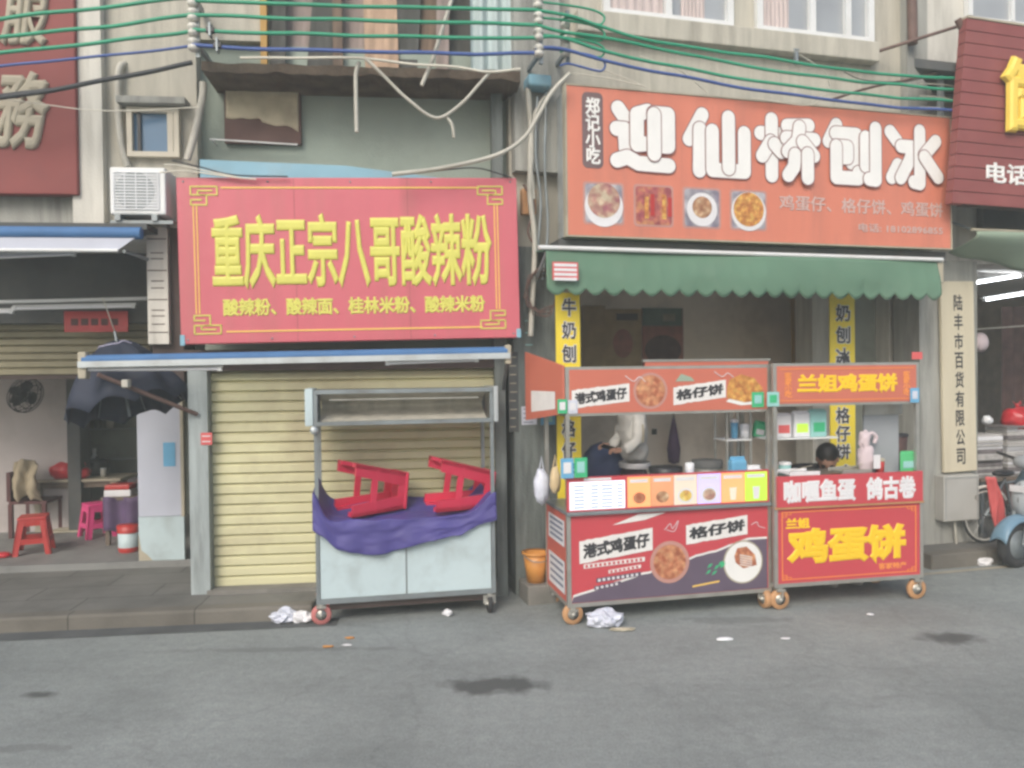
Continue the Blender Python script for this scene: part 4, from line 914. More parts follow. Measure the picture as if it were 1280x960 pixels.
# wall fan
u, z = F1.hit(32, 494, 2.2)
T = Thing('wall_fan', 'black wall fan tilted on the pale interior wall at the far left', 'fan', F1, (u, 2.2, z), local=True)
k = MB(); n_ = Vector((.90, -.36, -.30)).normalized(); e_ = n_.cross(Vector((0, 0, 1))).normalized(); g_ = n_.cross(e_)
def cage(r, o): return [n_*o+e_*(r*cos(2*pi*i/28))+g_*(r*sin(2*pi*i/28)) for i in range(29)]
for r_, o in ((.19, 0), (.18, .04), (.13, .065), (.06, .075), (.18, -.04), (.1, -.06)): k.tube(cage(r_, o), .005, 5)
for i in range(20):
    a = 2*pi*i/20; d = e_*cos(a)+g_*sin(a); k.tube([n_*.078+d*.03, n_*.06+d*.14, n_*0+d*.19, n_*-.05+d*.14, n_*-.065+d*.03], .003, 4)
T.part('cage', k, 'black_plastic')
k = MB()
for i in range(3):
    a0_ = 2*pi*i/3; vs = []
    for j in range(7):
        a = a0_+j*.22; d = e_*cos(a)+g_*sin(a); r_ = .16*(.7+.3*sin(pi*j/6)); vs += [d*.03+n_*.0, d*r_+n_*(.02-.006*j)]
    k.add(vs, [(2*j, 2*j+1, 2*j+3, 2*j+2) for j in range(6)])
T.part('blades', k, 'black_plastic')
T.part('motor', MB().tube([n_*-.17, n_*-.03], .05, 12), 'black_plastic')
T.part('mount', MB().tube([n_*-.12, Vector((-.16, .05, -.06)), Vector((-.2, .38, -.06))], .025, 8), 'black_plastic')
# shelf on the greenish wall
u0, u1, z0, z1 = F1.rect(108, 500, 172, 575, 3.2)
T = Thing('wire_rack', 'thin wire rack with dark jars on the rear wall of the open shop', 'rack', F1, (u0, 3.2, z0))
k = MB()
for i in range(3): zz = z0+(z1-z0)*i/2; k.box(u0, u1, 3.2, 3.36, zz, zz+.012)
for uu in (u0, u1): k.box(uu-.01, uu+.01, 3.19, 3.2, z0, z1)
T.part('shelf_frame', k, 'metal_grey')
for i in range(4): uu = u0+.1+i*(u1-u0)/4.2; T.part('jar', MB().lathe([(0, 0), (.04, 0), (.04, .1+.02*(i % 2)), (0, .13)], (uu, 3.28, z0+(z1-z0)/2*(1+(i > 1))+.013)), ('black_plastic', 'conduit', 'dark_cloth', 'light_blue')[i])
# ================================================================== WHITE CART
def wheel(T, x, y, r, m, steer=0, front_view=False, w=.035, fork='steel', top=.20):
    """swivelling caster: wheel with axle along local X or Y"""
    ax = 'X' if front_view else 'Y'
    prof = [(r*.55, -w/2), (r*.93, -w/2), (r, -w/3), (r, w/3), (r*.93, w/2), (r*.55, w/2)]
    wl = T.part('wheel', MB().lathe(prof, (x, y, r), ax, 28), m)
    T.part('rim', MB().lathe([(0, -w/2+.004), (r*.56, -w/2+.004), (r*.56, w/2-.004), (0, w/2-.004)], (x, y, r), ax, 20), fork, wl)
    T.part('hub', MB().lathe([(0, -w/2-.02), (r*.2, -w/2-.02), (r*.2, w/2+.02), (0, w/2+.02)], (x, y, r), ax, 14), 'steel', wl)
    k = MB()
    for s_ in (-1, 1):
        if ax == 'Y': k.bar((x, y+s_*(w/2+.008), r), (x+.01, y+s_*(w/2+.008), top-.02), .006, .045)
        else: k.bar((x+s_*(w/2+.008), y, r), (x+s_*(w/2+.008), y+.01, top-.02), .045, .006)
    k.box(x-.035, x+.035, y-.035, y+.035, top-.03, top-.012)
    T.part('fork', k, fork); T.part('swivel', MB().lathe([(.028, top-.012), (.028, top)], (x, y, 0)), 'steel')
wb = WC.rect(395, 656, 617, 748, 0); XL, XR, ZB, ZC = wb
XL = 0.02-.05; XR = WC.hit(617, 700, 0)[0]; ZB = WC.hit(505, 744, 0)[1]; ZC = WC.hit(505, 655, 0)[1]; ZT1 = WC.hit(505, 486, 0)[1]; ZT0 = WC.hit(505, 530, 0)[1]; D = .5
XL = WC.hit(397, 700, 0)[0]
T = Thing('food_cart', 'closed white food cart with a purple tarp in front of the cream shutter', 'food cart', WC, (XL, 0, 0))
xm = WC.hit(508, 700, 0)[0]
T.part('front_panel', MB().box(XL+.02, xm-.006, .002, .02, ZB+.01, ZC), 'cart_white'); T.part('front_panel', MB().box(xm+.006, XR-.02, .002, .02, ZB+.01, ZC), 'cart_white')
T.part('body', MB().box(XL+.01, XR-.01, .024, D-.01, ZB+.01, ZC-.02), 'metal_pale')
T.part('counter', MB().box(XL-.01, XR+.01, -.01, D, ZC, ZC+.03, .004), 'steel')
k = MB(); p = .028
for x in (XL, XR):
    for y in (.0, D-.03): k.box(x-p/2, x+p/2, y, y+p, ZB-.03, ZT1)
k.box(XL+p/2, XR-p/2, -.002, .026, ZB-.03, ZB+.008); k.box(xm-.005, xm+.005, .0, .02, ZB+.01, ZC)
T.part('post_frame', k, 'metal_grey')
k = MB(); k.box(XL-.005, XR+.005, -.01, .02, ZT1-.03, ZT1); k.box(XL-.005, XR+.005, -.01, .02, ZT0, ZT0+.03); k.box(XL+.0, XR-.0, .02, D, ZT1-.012, ZT1-.002)
T.part('canopy_frame', k, 'metal_grey')
zi0, zi1 = ZT0+.03, ZT1-.03
T.part('canopy_trough', MB().grid(lambda s, t: (XL+.03+(XR-XL-.06)*s, .05+.25*sin(pi*t), zi0+(zi1-zi0)*t), 2, 12), 'plaster_beige')
T.part('canopy_lip', MB().box(XL+.1, XR-.1, .022, .04, zi1-.05, zi1-.04), 'steel')
T.part('end_plate', MB().box(XL-.075, XL-.016, -.01, D, ZT0+.0, ZT1+.01, .006), 'cart_white'); T.part('end_plate', MB().box(XR+.016, XR+.05, -.01, D, ZT0+.0, ZT1+.01, .006), 'metal_pale')
T.part('corner_knob', MB().blob((XL-.01, -.02, ZT0-.03), (.03, .02, .03), .1), 'metal_pale')
T.part('axle_box', MB().box(XL+.08, XR-.04, .05, D-.05, ZB-.09, ZB-.01), 'dark_brown')
wheel(T, XL+.02, .03, .075, 'wheel_pink', top=ZB-.03+.0, front_view=False); wheel(T, XR-.03, .03, .07, 'rubber', top=ZB-.03, front_view=True)
wheel(T, XL+.02, D-.03, .075, 'wheel_pink', top=ZB-.03); wheel(T, XR-.03, D-.03, .07, 'rubber', top=ZB-.03)
# purple tarp
TT = ZC+.045
def tarp(s, t):
    x = XL-.03+(XR-XL+.05)*s; nn = noise.noise(Vector((s*7, t*6, 3)))*.015+noise.noise(Vector((s*16, t*12, 3)))*.004
    hang = .08+.17*math.exp(-((s-.30)/.30)**2)+.05*math.exp(-((s-.72)/.3)**2)
    hang *= min(1, .35+s*5); hang *= (1 if s < .8 else 1-.6*(s-.8)/.2)
    edge = .20*math.exp(-(s/.055)**2)+.17*math.exp(-((1-s)/.10)**2)
    if t < .5:                                 # over the top, back to front
        q = t/.5; y = D-.06-(D-.04)*q; z = TT+.09*(1-q)**2+edge*(.85+.15*q)+nn
        if s < .03: z += .02
    else:
        q = (t-.5)/.5; y = -.022-.03*q*(.5+.5*sin(s*13+2*noise.noise(Vector((s*4, 0, 0)))))-.006*sin(s*41)*q-.008; z = TT-hang*q+edge*(1-q)+nn*.6+.008*noise.noise(Vector((s*22, 0, 9)))*q
    return (x, y+nn, z)
TP = Thing('tarpaulin', 'wrinkled purple tarpaulin draped over the white cart counter', 'tarpaulin', WC, (XL, 0, TT))
TP.part('sheet', MB().grid(tarp, 110, 56), 'purple', solid=.002)
# the two red stools lying on the tarp
x = WC.hit(478, 612, .12)[0]
def lying(label, px, py, sc, yaw, tilt):
    u, z = WC.hit(px, py, .16); h, top, base = .47, .29, .40
    s = stool('plastic_stool', label, 'red_plastic', WC, (u, .17, z), (0, 0, 0), h=h, top=top, base=base, group='red stools lying on the purple tarpaulin', LW=.105)
    s.o.rotation_euler = (Matrix.Rotation(WC.a+R(yaw), 3, 'Z') @ Matrix.Rotation(R(90+tilt), 3, 'Y')).to_euler(); return s
lying('larger red plastic stool tipped over on the left of the purple tarpaulin', 431, 610, 1, 22, 6)
lying('red plastic stool tipped over on the right end of the purple tarpaulin', 541, 604, 1, 10, 8)
# ================================================================== SNACK CARTS
def cart(F, xl, xr, y_bot, y_c0, y_c1, y_s0, y_s1, xc, D, T, side=True, pm='panel_red', wm='wheel_orange'):
    zb = F.hit(xc, y_bot, 0)[1]; zc = F.hit(xc, y_c0, 0)[1]; zm = F.hit(xc, y_c1, 0)[1]; s0 = F.hit(xc, y_s0, 0)[1]; s1 = F.hit(xc, y_s1, 0)[1]
    return zb, zc, zm, s0, s1
# ---- cart one (waffle cart)
D1 = .62
xL = C1.hit(711, 650, 0)[0]; xR = C1.hit(962, 620, 0)[0]; xc = 838
zb_, zc_, zm_, s0, s1 = cart(C1, 0, 0, 745, 637, 592, 514, 459, xc, D1, None)
T = Thing('snack_cart', 'left snack cart with red waffle panel and a lit menu strip', 'food cart', C1, (xL, 0, 0)); K1 = T
k = MB(); p = .03
for x in (xL, xR):
    for y in (0, D1-p): k.box(x-p/2, x+p/2, y, y+p, zb_-.03, s1+.01)
for y in (0, D1-p): k.box(xL+p/2, xR-p/2, y, y+p-.002, zb_-.03, zb_); k.box(xL+p/2, xR-p/2, y, y+p-.002, s1-.012, s1+.01); k.box(xL+p/2, xR-p/2, y, y+p-.002, s0-.02, s0)
for x in (xL, xR): k.box(x-p/2+.002, x+p/2-.002, p, D1-p, zb_-.03, zb_); k.box(x-p/2+.002, x+p/2-.002, p, D1-p, s1-.012, s1+.01); k.box(x-p/2+.002, x+p/2-.002, p, D1-p, s0-.02, s0)
T.part('frame', k, 'steel')
a, b = xL+p/2, xR-p/2
pf = T.part('front_panel', MB().box(a, b, .006, .016, zb_, zc_-.01), 'panel_red')
def fu(f): return a+(b-a)*f
def fzz(f): return zc_-.01-(zc_-.01-zb_)*f
Yp = .0045
# dark lower corner with torn edge
pts = [(fu(0), fzz(.995))]; 
for i in range(30):
    s = i/29; base_ = (.93-.55*s*1.05) if s < .62 else (.93-.62*.58-(s-.62)*.55-.18*(s > .78)*(s-.78))
    pts.append((fu(.01+.985*s), fzz(max(.40, min(.97, base_+.02*noise.noise(Vector((s*30, 0, 0))))))))
pts += [(fu(.995), fzz(.995))]
T.part('torn_edge', MB().poly([(p_[0], p_[1]+(.016 if 0 < i < len(pts)-1 else 0)) for i, p_ in enumerate(pts)], Yp), 'paper_torn', pf)
T.part('dark_corner', MB().poly(pts, Yp-.0015), 'panel_dark', pf)
def label_strip(par, T, ua, ub, za, zb2, txt, tilt, Y, tm='letter_black', wm='paper_torn', bold=.05):
    n = 18; up = []; dn = []
    for i in range(n+1):
        s = i/n; u = ua+(ub-ua)*s; r_ = tilt*(s-.5)*(ub-ua)
        up.append((u+.004*noise.noise(Vector((i*3, 1, 0))), zb2+r_+.008*noise.noise(Vector((i*2.3, 5, 0))))); dn.append((u, za+r_+.008*noise.noise(Vector((i*2.1, 9, 0)))))
    T.part('paper_strip', MB().poly(dn+up[::-1], Y), wm, par)
    m_ = .1*(zb2-za); text(T, txt, ua+m_*1.5, ub-m_*1.5, za+m_*1.6, zb2-m_*1.6, Y-.001, tm, bold, .002, parent=par, roll=tilt)
label_strip(pf, T, fu(.04), fu(.40), fzz(.50), fzz(.24), '港式鸡蛋仔', .12, Yp-.003)
label_strip(pf, T, fu(.57), fu(.89), fzz(.37), fzz(.14), '格仔饼', .10, Yp-.003)
for nm, zz, u_a, u_b, th, m_ in (('slogan_line', .56, .06, .36, .05, 'paper_torn'), ('slogan_line', .645, .18, .34, .04, 'paper_torn'), ('slogan_line', .73, .12, .34, .05, 'teal_tag'), ('slogan_line', .82, .11, .24, .045, 'teal_tag')):
    k = MB(); uu = u_a
    k = MB().poly([(fu(u_a), fzz(zz+th)), (fu(u_b), fzz(zz+th-.04)), (fu(u_b), fzz(zz-.04)), (fu(u_a), fzz(zz))], Yp-.003); T.part(nm, k, 'panel_dark' if m_ == 'teal_tag' else 'paper_torn', pf)
    k = MB(); n = int((u_b-u_a)*45)
    for i in range(n): uq = u_a+.008+(u_b-u_a-.012)*i/n; s = (uq-u_a)/(u_b-u_a); k.box(fu(uq), fu(uq+.012), Yp-.0052, Yp-.0035, fzz(zz+th*.8-.04*s), fzz(zz+th*.2-.04*s))
    T.part('slogan_text', k, 'paper_white' if m_ == 'teal_tag' else 'panel_red', pf)
def plate(T, par, u, z, r, m, rim='waffle', Y=Yp-.004, rimm='paper_white', inner=.82):
    q = T.part('plate', MB().disc(u, z, r, Y, 40), rimm, par)
    T.part('food', MB().disc(u, z, r*inner, Y-.0015, 36), m, par); return q
r_ = .160
plate(T, pf, fu(.485), fzz(.60), r_, 'waffle', rimm='letter_outline')
T.part('plate', MB().disc(fu(.865), fzz(.66), r_+.008, Yp-.004, 40), 'carved_grey', pf); T.part('plate_rim', MB().disc(fu(.865), fzz(.66), r_-.004, Yp-.0055, 40), 'letter_white', pf)
T.part('food', MB().poly([(fu(.865)-.065, fzz(.66)+.0), (fu(.865)+.0, fzz(.66)-.05), (fu(.865)+.115, fzz(.66)-.03), (fu(.865)+.10, fzz(.66)+.05), (fu(.865)+.03, fzz(.66)+.118), (fu(.865)-.05, fzz(.66)+.11), (fu(.865)-.075, fzz(.66)+.05)], Yp-.007), 'waffle', pf)
for i in range(5): T.part('syrup_stripe', MB().poly([(fu(.865)-.03+.0, fzz(.66)+.06-.018*i), (fu(.865)+.075, fzz(.66)+.035-.018*i), (fu(.865)+.075, fzz(.66)+.028-.018*i), (fu(.865)-.03, fzz(.66)+.053-.018*i)], Yp-.0085), 'letter_white', pf)
k = MB()
for i in range(7): uu = fu(.66+.02*random.random()+.013*i); zz = fzz(.68+.12*random.random()); k.poly([(uu, zz), (uu+.03, zz+.012), (uu+.05, zz+.035), (uu+.02, zz+.03)], Yp-.004-.0004*i)
T.part('leaf_print', k, 'green_tag', pf)
T.part('swoosh', MB().poly([(fu(.2), fzz(.13)), (fu(.33), fzz(.02)), (fu(.47), fzz(.015)), (fu(.36), fzz(.09))], Yp-.0025), 'paper_torn', pf)
T.part('gold_line', MB().poly([(fu(.60), fzz(.90)), (fu(.74), fzz(.86)), (fu(.74), fzz(.88)), (fu(.60), fzz(.92))], Yp-.003), 'sign_line', pf)
T.part('script_mark', MB().tube(smooth_pts([(fu(.46), Yp-.003, fzz(.22)), (fu(.49), Yp-.003, fzz(.15)), (fu(.50), Yp-.003, fzz(.21)), (fu(.53), Yp-.003, fzz(.12)), (fu(.51), Yp-.003, fzz(.24)), (fu(.47), Yp-.003, fzz(.22))]), .0025, 5), 'paper_white', pf)
T.part('script_mark', MB().tube(smooth_pts([(fu(.91), Yp-.003, fzz(.22)), (fu(.94), Yp-.003, fzz(.19)), (fu(.95), Yp-.003, fzz(.24)), (fu(.985), Yp-.003, fzz(.27))]), .0025, 5), 'paper_white', pf)
# side panel (left)
xs_ = xL-.012
sp = T.part('side_panel', MB().box(xL-.010, xL+.004, p+.004, D1-p-.004, zb_, zc_-.01), 'panel_side')
k = MB()
def sidequad(T, par, y0, y1, z0, z1, m, x=None):
    x = x if x is not None else xL-.012
    T.part('side_print', MB().add([(x, y0, z0), (x, y0, z1), (x, y1, z1), (x, y1, z0)], [(0, 1, 2, 3)]), m, par)
for z_a, z_b in ((.08, .38), (.55, .93)):
    sidequad(T, sp, .08, D1-.09, fzz(z_b), fzz(z_a), 'paper_white')
    for i in range(4): zz = fzz(z_a+(z_b-z_a)*(i+.7)/4.6); sidequad(T, sp, .12, D1-.14, zz-.008, zz+.012, 'menu_text', xL-.0135)
T.part('body', MB().box(xL+.01, xR-.01, .02, D1-.01, zb_-.01, zc_-.03), 'metal_pale')
T.part('counter', MB().box(xL-.02, xR+.0, -.03, D1, zc_-.006, zc_+.02, .004), 'metal_grey')
# menu strip
zz0 = zc_+.022; ms = T.part('menu_strip', MB().box(xL-.015, xR-.01, -.008, .02, zz0, zm_), 'panel_red')
mw = xR-.01-(xL-.015); ms0 = xL-.015
def mu(f): return ms0+mw*f
seg = [(.012, .275, 'menu_white'), (.287, .40, 'menu_orange'), (.402, .512, 'menu_brown'), (.514, .63, 'menu_pale'), (.632, .75, 'menu_purple'), (.752, .872, 'menu_orange'), (.874, .99, 'lime')]
for i, (f0, f1, m_) in enumerate(seg):
    pc = T.part('menu_card', MB().quad(mu(f0), mu(f1), zz0+.012, zm_-.012-(.02 if i == 0 else 0), -.0095), m_, ms)
    if i == 0:
        k = MB()
        for r2 in range(7):
            for c2, wd in ((.02, .055), (.10, .04), (.15, .06), (.225, .03)): zq = zz0+.025+r2*.026; k.quad(mu(f0+c2), mu(f0+c2+wd*.9), zq, zq+.008, -.011)
        T.part('menu_text_rows', k, 'menu_text', ms)
        T.part('menu_heading', MB().quad(mu(.08), mu(.21), zm_-.026, zm_-.008, -.0095), 'paper_white', ms)
    else:
        T.part('menu_title', MB().quad(mu(f0+.012), mu(f1-.014), zm_-.055, zm_-.03, -.011), 'paper_white', ms)
        cu = mu((f0+f1)/2); cz = zz0+.085
        if i in (3, 4): T.part('plate', MB().disc(cu, cz-.005, .066, -.011, 26, rz=.058), 'paper_white', ms)
        if i < 5: T.part('food', MB().disc(cu, cz-.005, .05, -.0125, 24, rz=.042), ('', 'waffle', 'platefill', 'bowlfood', 'noodle')[i], ms)
        else: T.part('drink_cup', MB().poly([(cu-.022, cz-.055), (cu+.022, cz-.055), (cu+.03, cz+.04), (cu-.03, cz+.04)], -.0125), ('menu_pale', 'paper_white')[i-5], ms)
# top sign
a2, b2 = xL+p/2, xR-p/2
sg = T.part('top_sign', MB().box(a2, b2, -.004, .006, s0, s1-.012), 'panel_orange')
hS = s1-.012-s0
def gu(f): return a2+(b2-a2)*f
def gz(f): return s1-.012-hS*f
label_strip(sg, T, gu(.01), gu(.29), gz(.82), gz(.40), '港式鸡蛋仔', .10, -.006)
plate(T, sg, gu(.395), gz(.51), .136, 'waffle', Y=-.006, rimm='letter_outline', inner=.86)
label_strip(sg, T, gu(.51), gu(.78), gz(.78), gz(.36), '格仔饼', .12, -.006)
T.part('plate', MB().poly([(gu(.78), gz(.80)), (gu(.86), gz(.90)), (gu(.95), gz(.87)), (gu(.985), gz(.7)), (gu(.8), gz(.72))], -.0065), 'letter_white', sg)
T.part('food', MB().poly([(gu(.785), gz(.72)), (gu(.88), gz(.83)), (gu(.96), gz(.78)), (gu(.975), gz(.5)), (gu(.93), gz(.25)), (gu(.86), gz(.15)), (gu(.80), gz(.28)), (gu(.785), gz(.5))], -.008), 'waffle2', sg)
T.part('script_mark', MB().tube(smooth_pts([(gu(.27), -.007, gz(.15)), (gu(.31), -.007, gz(.28)), (gu(.34), -.007, gz(.18)), (gu(.37), -.007, gz(.3))]), .003, 5), 'paper_white', sg)
T.part('leaf_print', MB().poly([(gu(.52), gz(.3)), (gu(.55), gz(.12)), (gu(.60), gz(.2)), (gu(.62), gz(.3))], -.0065), 'awning_sage', sg)
T.part('script_mark', MB().tube(smooth_pts([(gu(.72), -.007, gz(.08)), (gu(.76), -.007, gz(.2)), (gu(.79), -.007, gz(.12)), (gu(.82), -.007, gz(.22))]), .003, 5), 'paper_white', sg)
# left side sign flares out
ss = T.part('side_sign', MB().add([(xL-.02, .0, s0-.0), (xL-.02, .0, s1+.02), (xL-.14, D1+.05, s1+.14), (xL-.14, D1+.05, s0-.08), (xL-.035, .0, s0), (xL-.035, 0, s1+.02), (xL-.155, D1+.05, s1+.14), (xL-.155, D1+.05, s0-.08)], [(0, 1, 2, 3), (4, 7, 6, 5), (0, 3, 7, 4), (1, 5, 6, 2), (0, 4, 5, 1), (3, 2, 6, 7)]), 'panel_orange')
T.part('side_print', MB().add([(xL-.06, .12, s0+.03), (xL-.06, .12, s0+.16), (xL-.137, D1-.05, s0+.16), (xL-.137, D1-.05, s0-.01)], [(0, 1, 2, 3)]), 'paper_torn', ss)
zrear = s1+.05
rs = T.part('rear_sign', MB().box(xL+.85, xR+.35, D1-.03, D1-.01, s1-.10, zrear+.0), 'panel_orange'); T.part('rear_sign_frame', MB().box(xL+.83, xR+.37, D1-.035, D1-.005, zrear, zrear+.02), 'steel', rs)
wheel(T, xL+.03, .03, .078, 'wheel_orange', top=zb_-.03); wheel(T, xL+.03, D1-.04, .078, 'wheel_orange', top=zb_-.03)
wheel(T, xR-.03, .03, .075, 'wheel_orange', top=zb_-.03, front_view=True, w=.05); wheel(T, xR-.03, D1-.04, .075, 'wheel_orange', top=zb_-.03, front_view=True, w=.05)
K1z = (zc_+.02, xL, xR)
# ---- cart two (egg pancake cart)
D2 = .55
xL2 = C2.hit(970, 640, 0)[0]; xR2 = C2.hit(1152, 640, 0)[0]; xc = 1062
z2b, z2c, z2m, t0, t1 = cart(C2, 0, 0, 724, 631, 592, 503, 455, xc, D2, None)
T = Thing('snack_cart', 'right snack cart with red panel and big yellow pancake lettering', 'food cart', C2, (xL2, 0, 0)); K2 = T
k = MB()
xs2 = C2.hit(1143, 480, 0)[0]
for x in (xL2, xR2):
    for y in (0, D2-p): k.box(x-p/2, x+p/2, y, y+p, z2b-.03, (t1+.01) if x == xL2 else (z2m))
for y in (0, D2-p): k.box(xR2-p/2-.03, xR2+p/2-.03, y, y+p, z2m, t1+.01)
for y in (0, D2-p):
    k.box(xL2+p/2, xR2-p/2, y, y+p-.002, z2b-.03, z2b); k.box(xL2+p/2, xR2-p/2-.03, y, y+p-.002, t1-.012, t1+.01); k.box(xL2+p/2, xR2-p/2-.03, y, y+p-.002, t0-.02, t0)
for x in (xL2, xR2): k.box(x-p/2+.002, x+p/2-.002, p, D2-p, z2b-.03, z2b)
T.part('frame', k, 'steel')
a3, b3 = xL2+p/2, xR2-p/2
pf = T.part('front_panel', MB().box(a3, b3, .004, .016, z2b, z2c-.008), 'panel_red')
def hu(f): return a3+(b3-a3)*f
def hz(f): return z2c-.008-(z2c-.008-z2b)*f
k = MB(); q = .006
for (f0, f1, g0, g1) in ((.03, .97, .05, .05), (.03, .97, .95, .95)): k.box(hu(f0), hu(f1), .0, .0038, hz(g0)-q/2, hz(g0)+q/2)
for f in (.03, .97): k.box(hu(f)-q/2, hu(f)+q/2, .0, .0038, hz(.96), hz(.04))
for sx in (0, 1):
    for sz in (0, 1):
        fx = (lambda v: hu(.03+v) if not sx else hu(.97-v)); gz_ = (lambda v: hz(.05+v) if not sz else hz(.95-v))
        for (a0_, b0_, a1_, b1_) in ((0, .06, .03, .06), (.03, 0, .03, .06), (.0, .03, .06, .03), (.06, 0, .06, .03)): k.box(min(fx(a0_), fx(a1_))-.002, max(fx(a0_), fx(a1_))+.002, -.0005, .0036, min(gz_(b0_), gz_(b1_))-.002, max(gz_(b0_), gz_(b1_))+.002)
T.part('border_line', k, 'orange_line', pf)
text(T, '兰姐', hu(.055), hu(.22), hz(.28), hz(.13), .003, 'gold_text', .05, .004, parent=pf, name='small_lettering')
text(T, '鸡蛋饼', hu(.06), hu(.90), hz(.82), hz(.27), .003, 'gold_text', .06, .007, parent=pf)
text(T, '客家特产', hu(.70), hu(.90), hz(.90), hz(.81), .003, 'orange_line', .03, .002, parent=pf, name='small_lettering')
cp = T.part('counter_panel', MB().box(a3-.01, b3+.01, -.022, .0, z2c+.008, z2m), 'panel_red')
T.part('counter_edge', MB().box(xL2-.01, xR2+.01, -.018, D2, z2c-.008, z2c+.006), 'wheel_orange')
text(T, '咖喱鱼蛋', hu(.03), hu(.53), z2c+.03, z2m-.03, -.0225, 'paper_white', .05, .004, parent=cp)
text(T, '鸽古卷', hu(.60), hu(.96), z2c+.03, z2m-.03, -.0225, 'paper_white', .05, .004, parent=cp)
sg = T.part('top_sign', MB().box(a3, b3-.03, -.004, .008, t0, t1-.012), 'panel_orange')
def ju(f): return a3+(b3-.03-a3)*f
def jz(f): return t1-.012-(t1-.012-t0)*f
k = MB()
for g in (.08, .92): k.box(ju(.02), ju(.98), -.008, -.0042, jz(g)-.003, jz(g)+.003)
T.part('border_line', k, 'orange_line', sg)
text(T, '兰姐鸡蛋饼', ju(.14), ju(.86), jz(.78), jz(.22), -.005, 'gold_text', .055, .005, parent=sg)
text(T, '客家小吃', ju(.05), ju(.105), jz(.84), jz(.16), -.005, 'orange_line', .03, .002, parent=sg, vertical=True, name='small_lettering')
text(T, '客家小吃', ju(.90), ju(.955), jz(.84), jz(.16), -.005, 'orange_line', .03, .002, parent=sg, vertical=True, name='small_lettering')
T.part('body', MB().box(xL2+.01, xR2-.01, .02, D2-.01, z2b-.01, z2c-.02), 'panel_side')
T.part('counter_top', MB().box(xL2, xR2, .0, D2, z2m-.05, z2m-.03), 'steel')
T.part('shelf', MB().box(xL2+.02, xL2+.62, .12, .4, C2.hit(1010, 547, .12)[1]-.012, C2.hit(1010, 547, .12)[1]), 'white_paint')
T.part('hanging_board', MB().box(C2.hit(1080, 545, .2)[0], xR2-.05, .2, .22, C2.hit(1110, 594, .2)[1], C2.hit(1110, 512, .2)[1]), 'glass_pane')
T.part('hanging_board_rail', MB().box(C2.hit(1080, 545, .2)[0]-.01, xR2-.03, .18, .2, C2.hit(1110, 518, .2)[1], C2.hit(1110, 504, .2)[1]), 'steel')
wheel(T, xL2+.04, .03, .078, 'wheel_orange', top=z2b-.03); wheel(T, xR2-.03, .03, .082, 'wheel_orange', top=z2b-.03)
wheel(T, xL2+.04, D2-.04, .078, 'wheel_orange', top=z2b-.03); wheel(T, xR2-.05, D2-.04, .078, 'wheel_orange', top=z2b-.03)
# ------------------------------------------------------------ things on cart one
zt = K1z[0]
# shelf on cart one's right end
SH = Thing('shelf_rack', 'narrow steel shelf rack standing on the right end of the left snack cart', 'rack', C1, (C1.hit(908, 560, .3)[0], .3, zt))
sa, sb = C1.hit(908, 560, .2)[0], xR-.03; sz = C1.hit(930, 549, .2)[1]
SH.part('shelf', MB().box(sa, sb, .2, .42, sz-.012, sz), 'white_paint')
for xx in (sa+.01, sb-.01):
    for yy in (.21, .41): SH.part('post', MB().box(xx-.008, xx+.008, yy-.008, yy+.008, zt, sz+.32), 'steel')
def cup(name, label, cat, F, px, pz_, Y, r, h, m, m2='white_plastic', zbase=None, lidh=.02):
    u, z = F.hit(px, pz_, Y); z = zbase if zbase is not None else z
    T = Thing(name, label, cat, F, (u, Y, z), local=True)
    T.part('body', MB().lathe([(0, 0), (r*.85, 0), (r, h), (0, h)]), m); T.part('lid', MB().lathe([(r*1.04, h), (r*1.04, h+lidh), (r*.5, h+lidh+.006), (0, h+lidh+.006)]), m2)
cup('jar', 'slim blue jar on the shelf at the left', 'jar', C1, 918, 549, .3, .03, .13, 'blue_tag', zbase=sz)
cup('container', 'round white tub on the shelf between blue jar and green pack', 'tub', C1, 932, 549, .3, .05, .09, 'white_plastic', zbase=sz)
def pack(name, label, cat, F, x0, y0, x1, y1, Y, th, m, inner=None, zbase=None, tilt=0):
    u0, u1, z0, z1 = F.rect(x0, y0, x1, y1, Y)
    if zbase is not None: z1 += zbase-z0; z0 = zbase
    T = Thing(name, label, cat, F, ((u0+u1)/2, Y, z0), rot=(0, R(tilt), 0)); T.part('body', MB().box(u0, u1, Y, Y+th, z0, z1, .012), m)
    T.part('print', MB().box(u0+(u1-u0)*.15, u1-(u1-u0)*.15, Y-.0025, Y+.001, z0+(z1-z0)*.2, z1-(z1-z0)*.45), inner or 'paper_white')
    T.part('seam', MB().box(u0+.004, u1-.004, Y+th*.4, Y+th*.6, z1-.001, z1+.012), m)
    return T
pack('snack_pack', 'green and white pack leaning on the shelf beside the white tub', 'pack', C1, 942, 530, 956, 549, .28, .05, 'green_tag', zbase=sz, tilt=12)
pack('drink_carton', 'blue carton standing on the left snack cart counter', 'carton', C1, 915, 563, 934, 588, .14, .08, 'blue_tag', zbase=zt, tilt=0).o.scale = (1, 1, 2.0)
pack('drink_carton', 'white carton standing right of the blue carton', 'carton', C1, 936, 568, 953, 588, .12, .08, 'white_plastic', 'cart_white', zbase=zt).o.scale = (1, 1, 1.95)
cup('cooker', 'round steel cooker with dark lid on the left snack cart', 'cooker', C1, 884, 590, .35, .12, .24, 'steel', 'dark_board', zbase=zt, lidh=.06)
cup('cooker', 'dark pan cooker behind the lit menu strip, left of the steel cooker', 'cooker', C1, 832, 590, .35, .13, .22, 'dark_board', 'black_plastic', zbase=zt, lidh=.04)
cup('bottle', 'pale blue bottle between the two cookers', 'bottle', C1, 862, 590, .2, .035, .25, 'bag_blue', 'white_plastic', zbase=zt, lidh=.05)
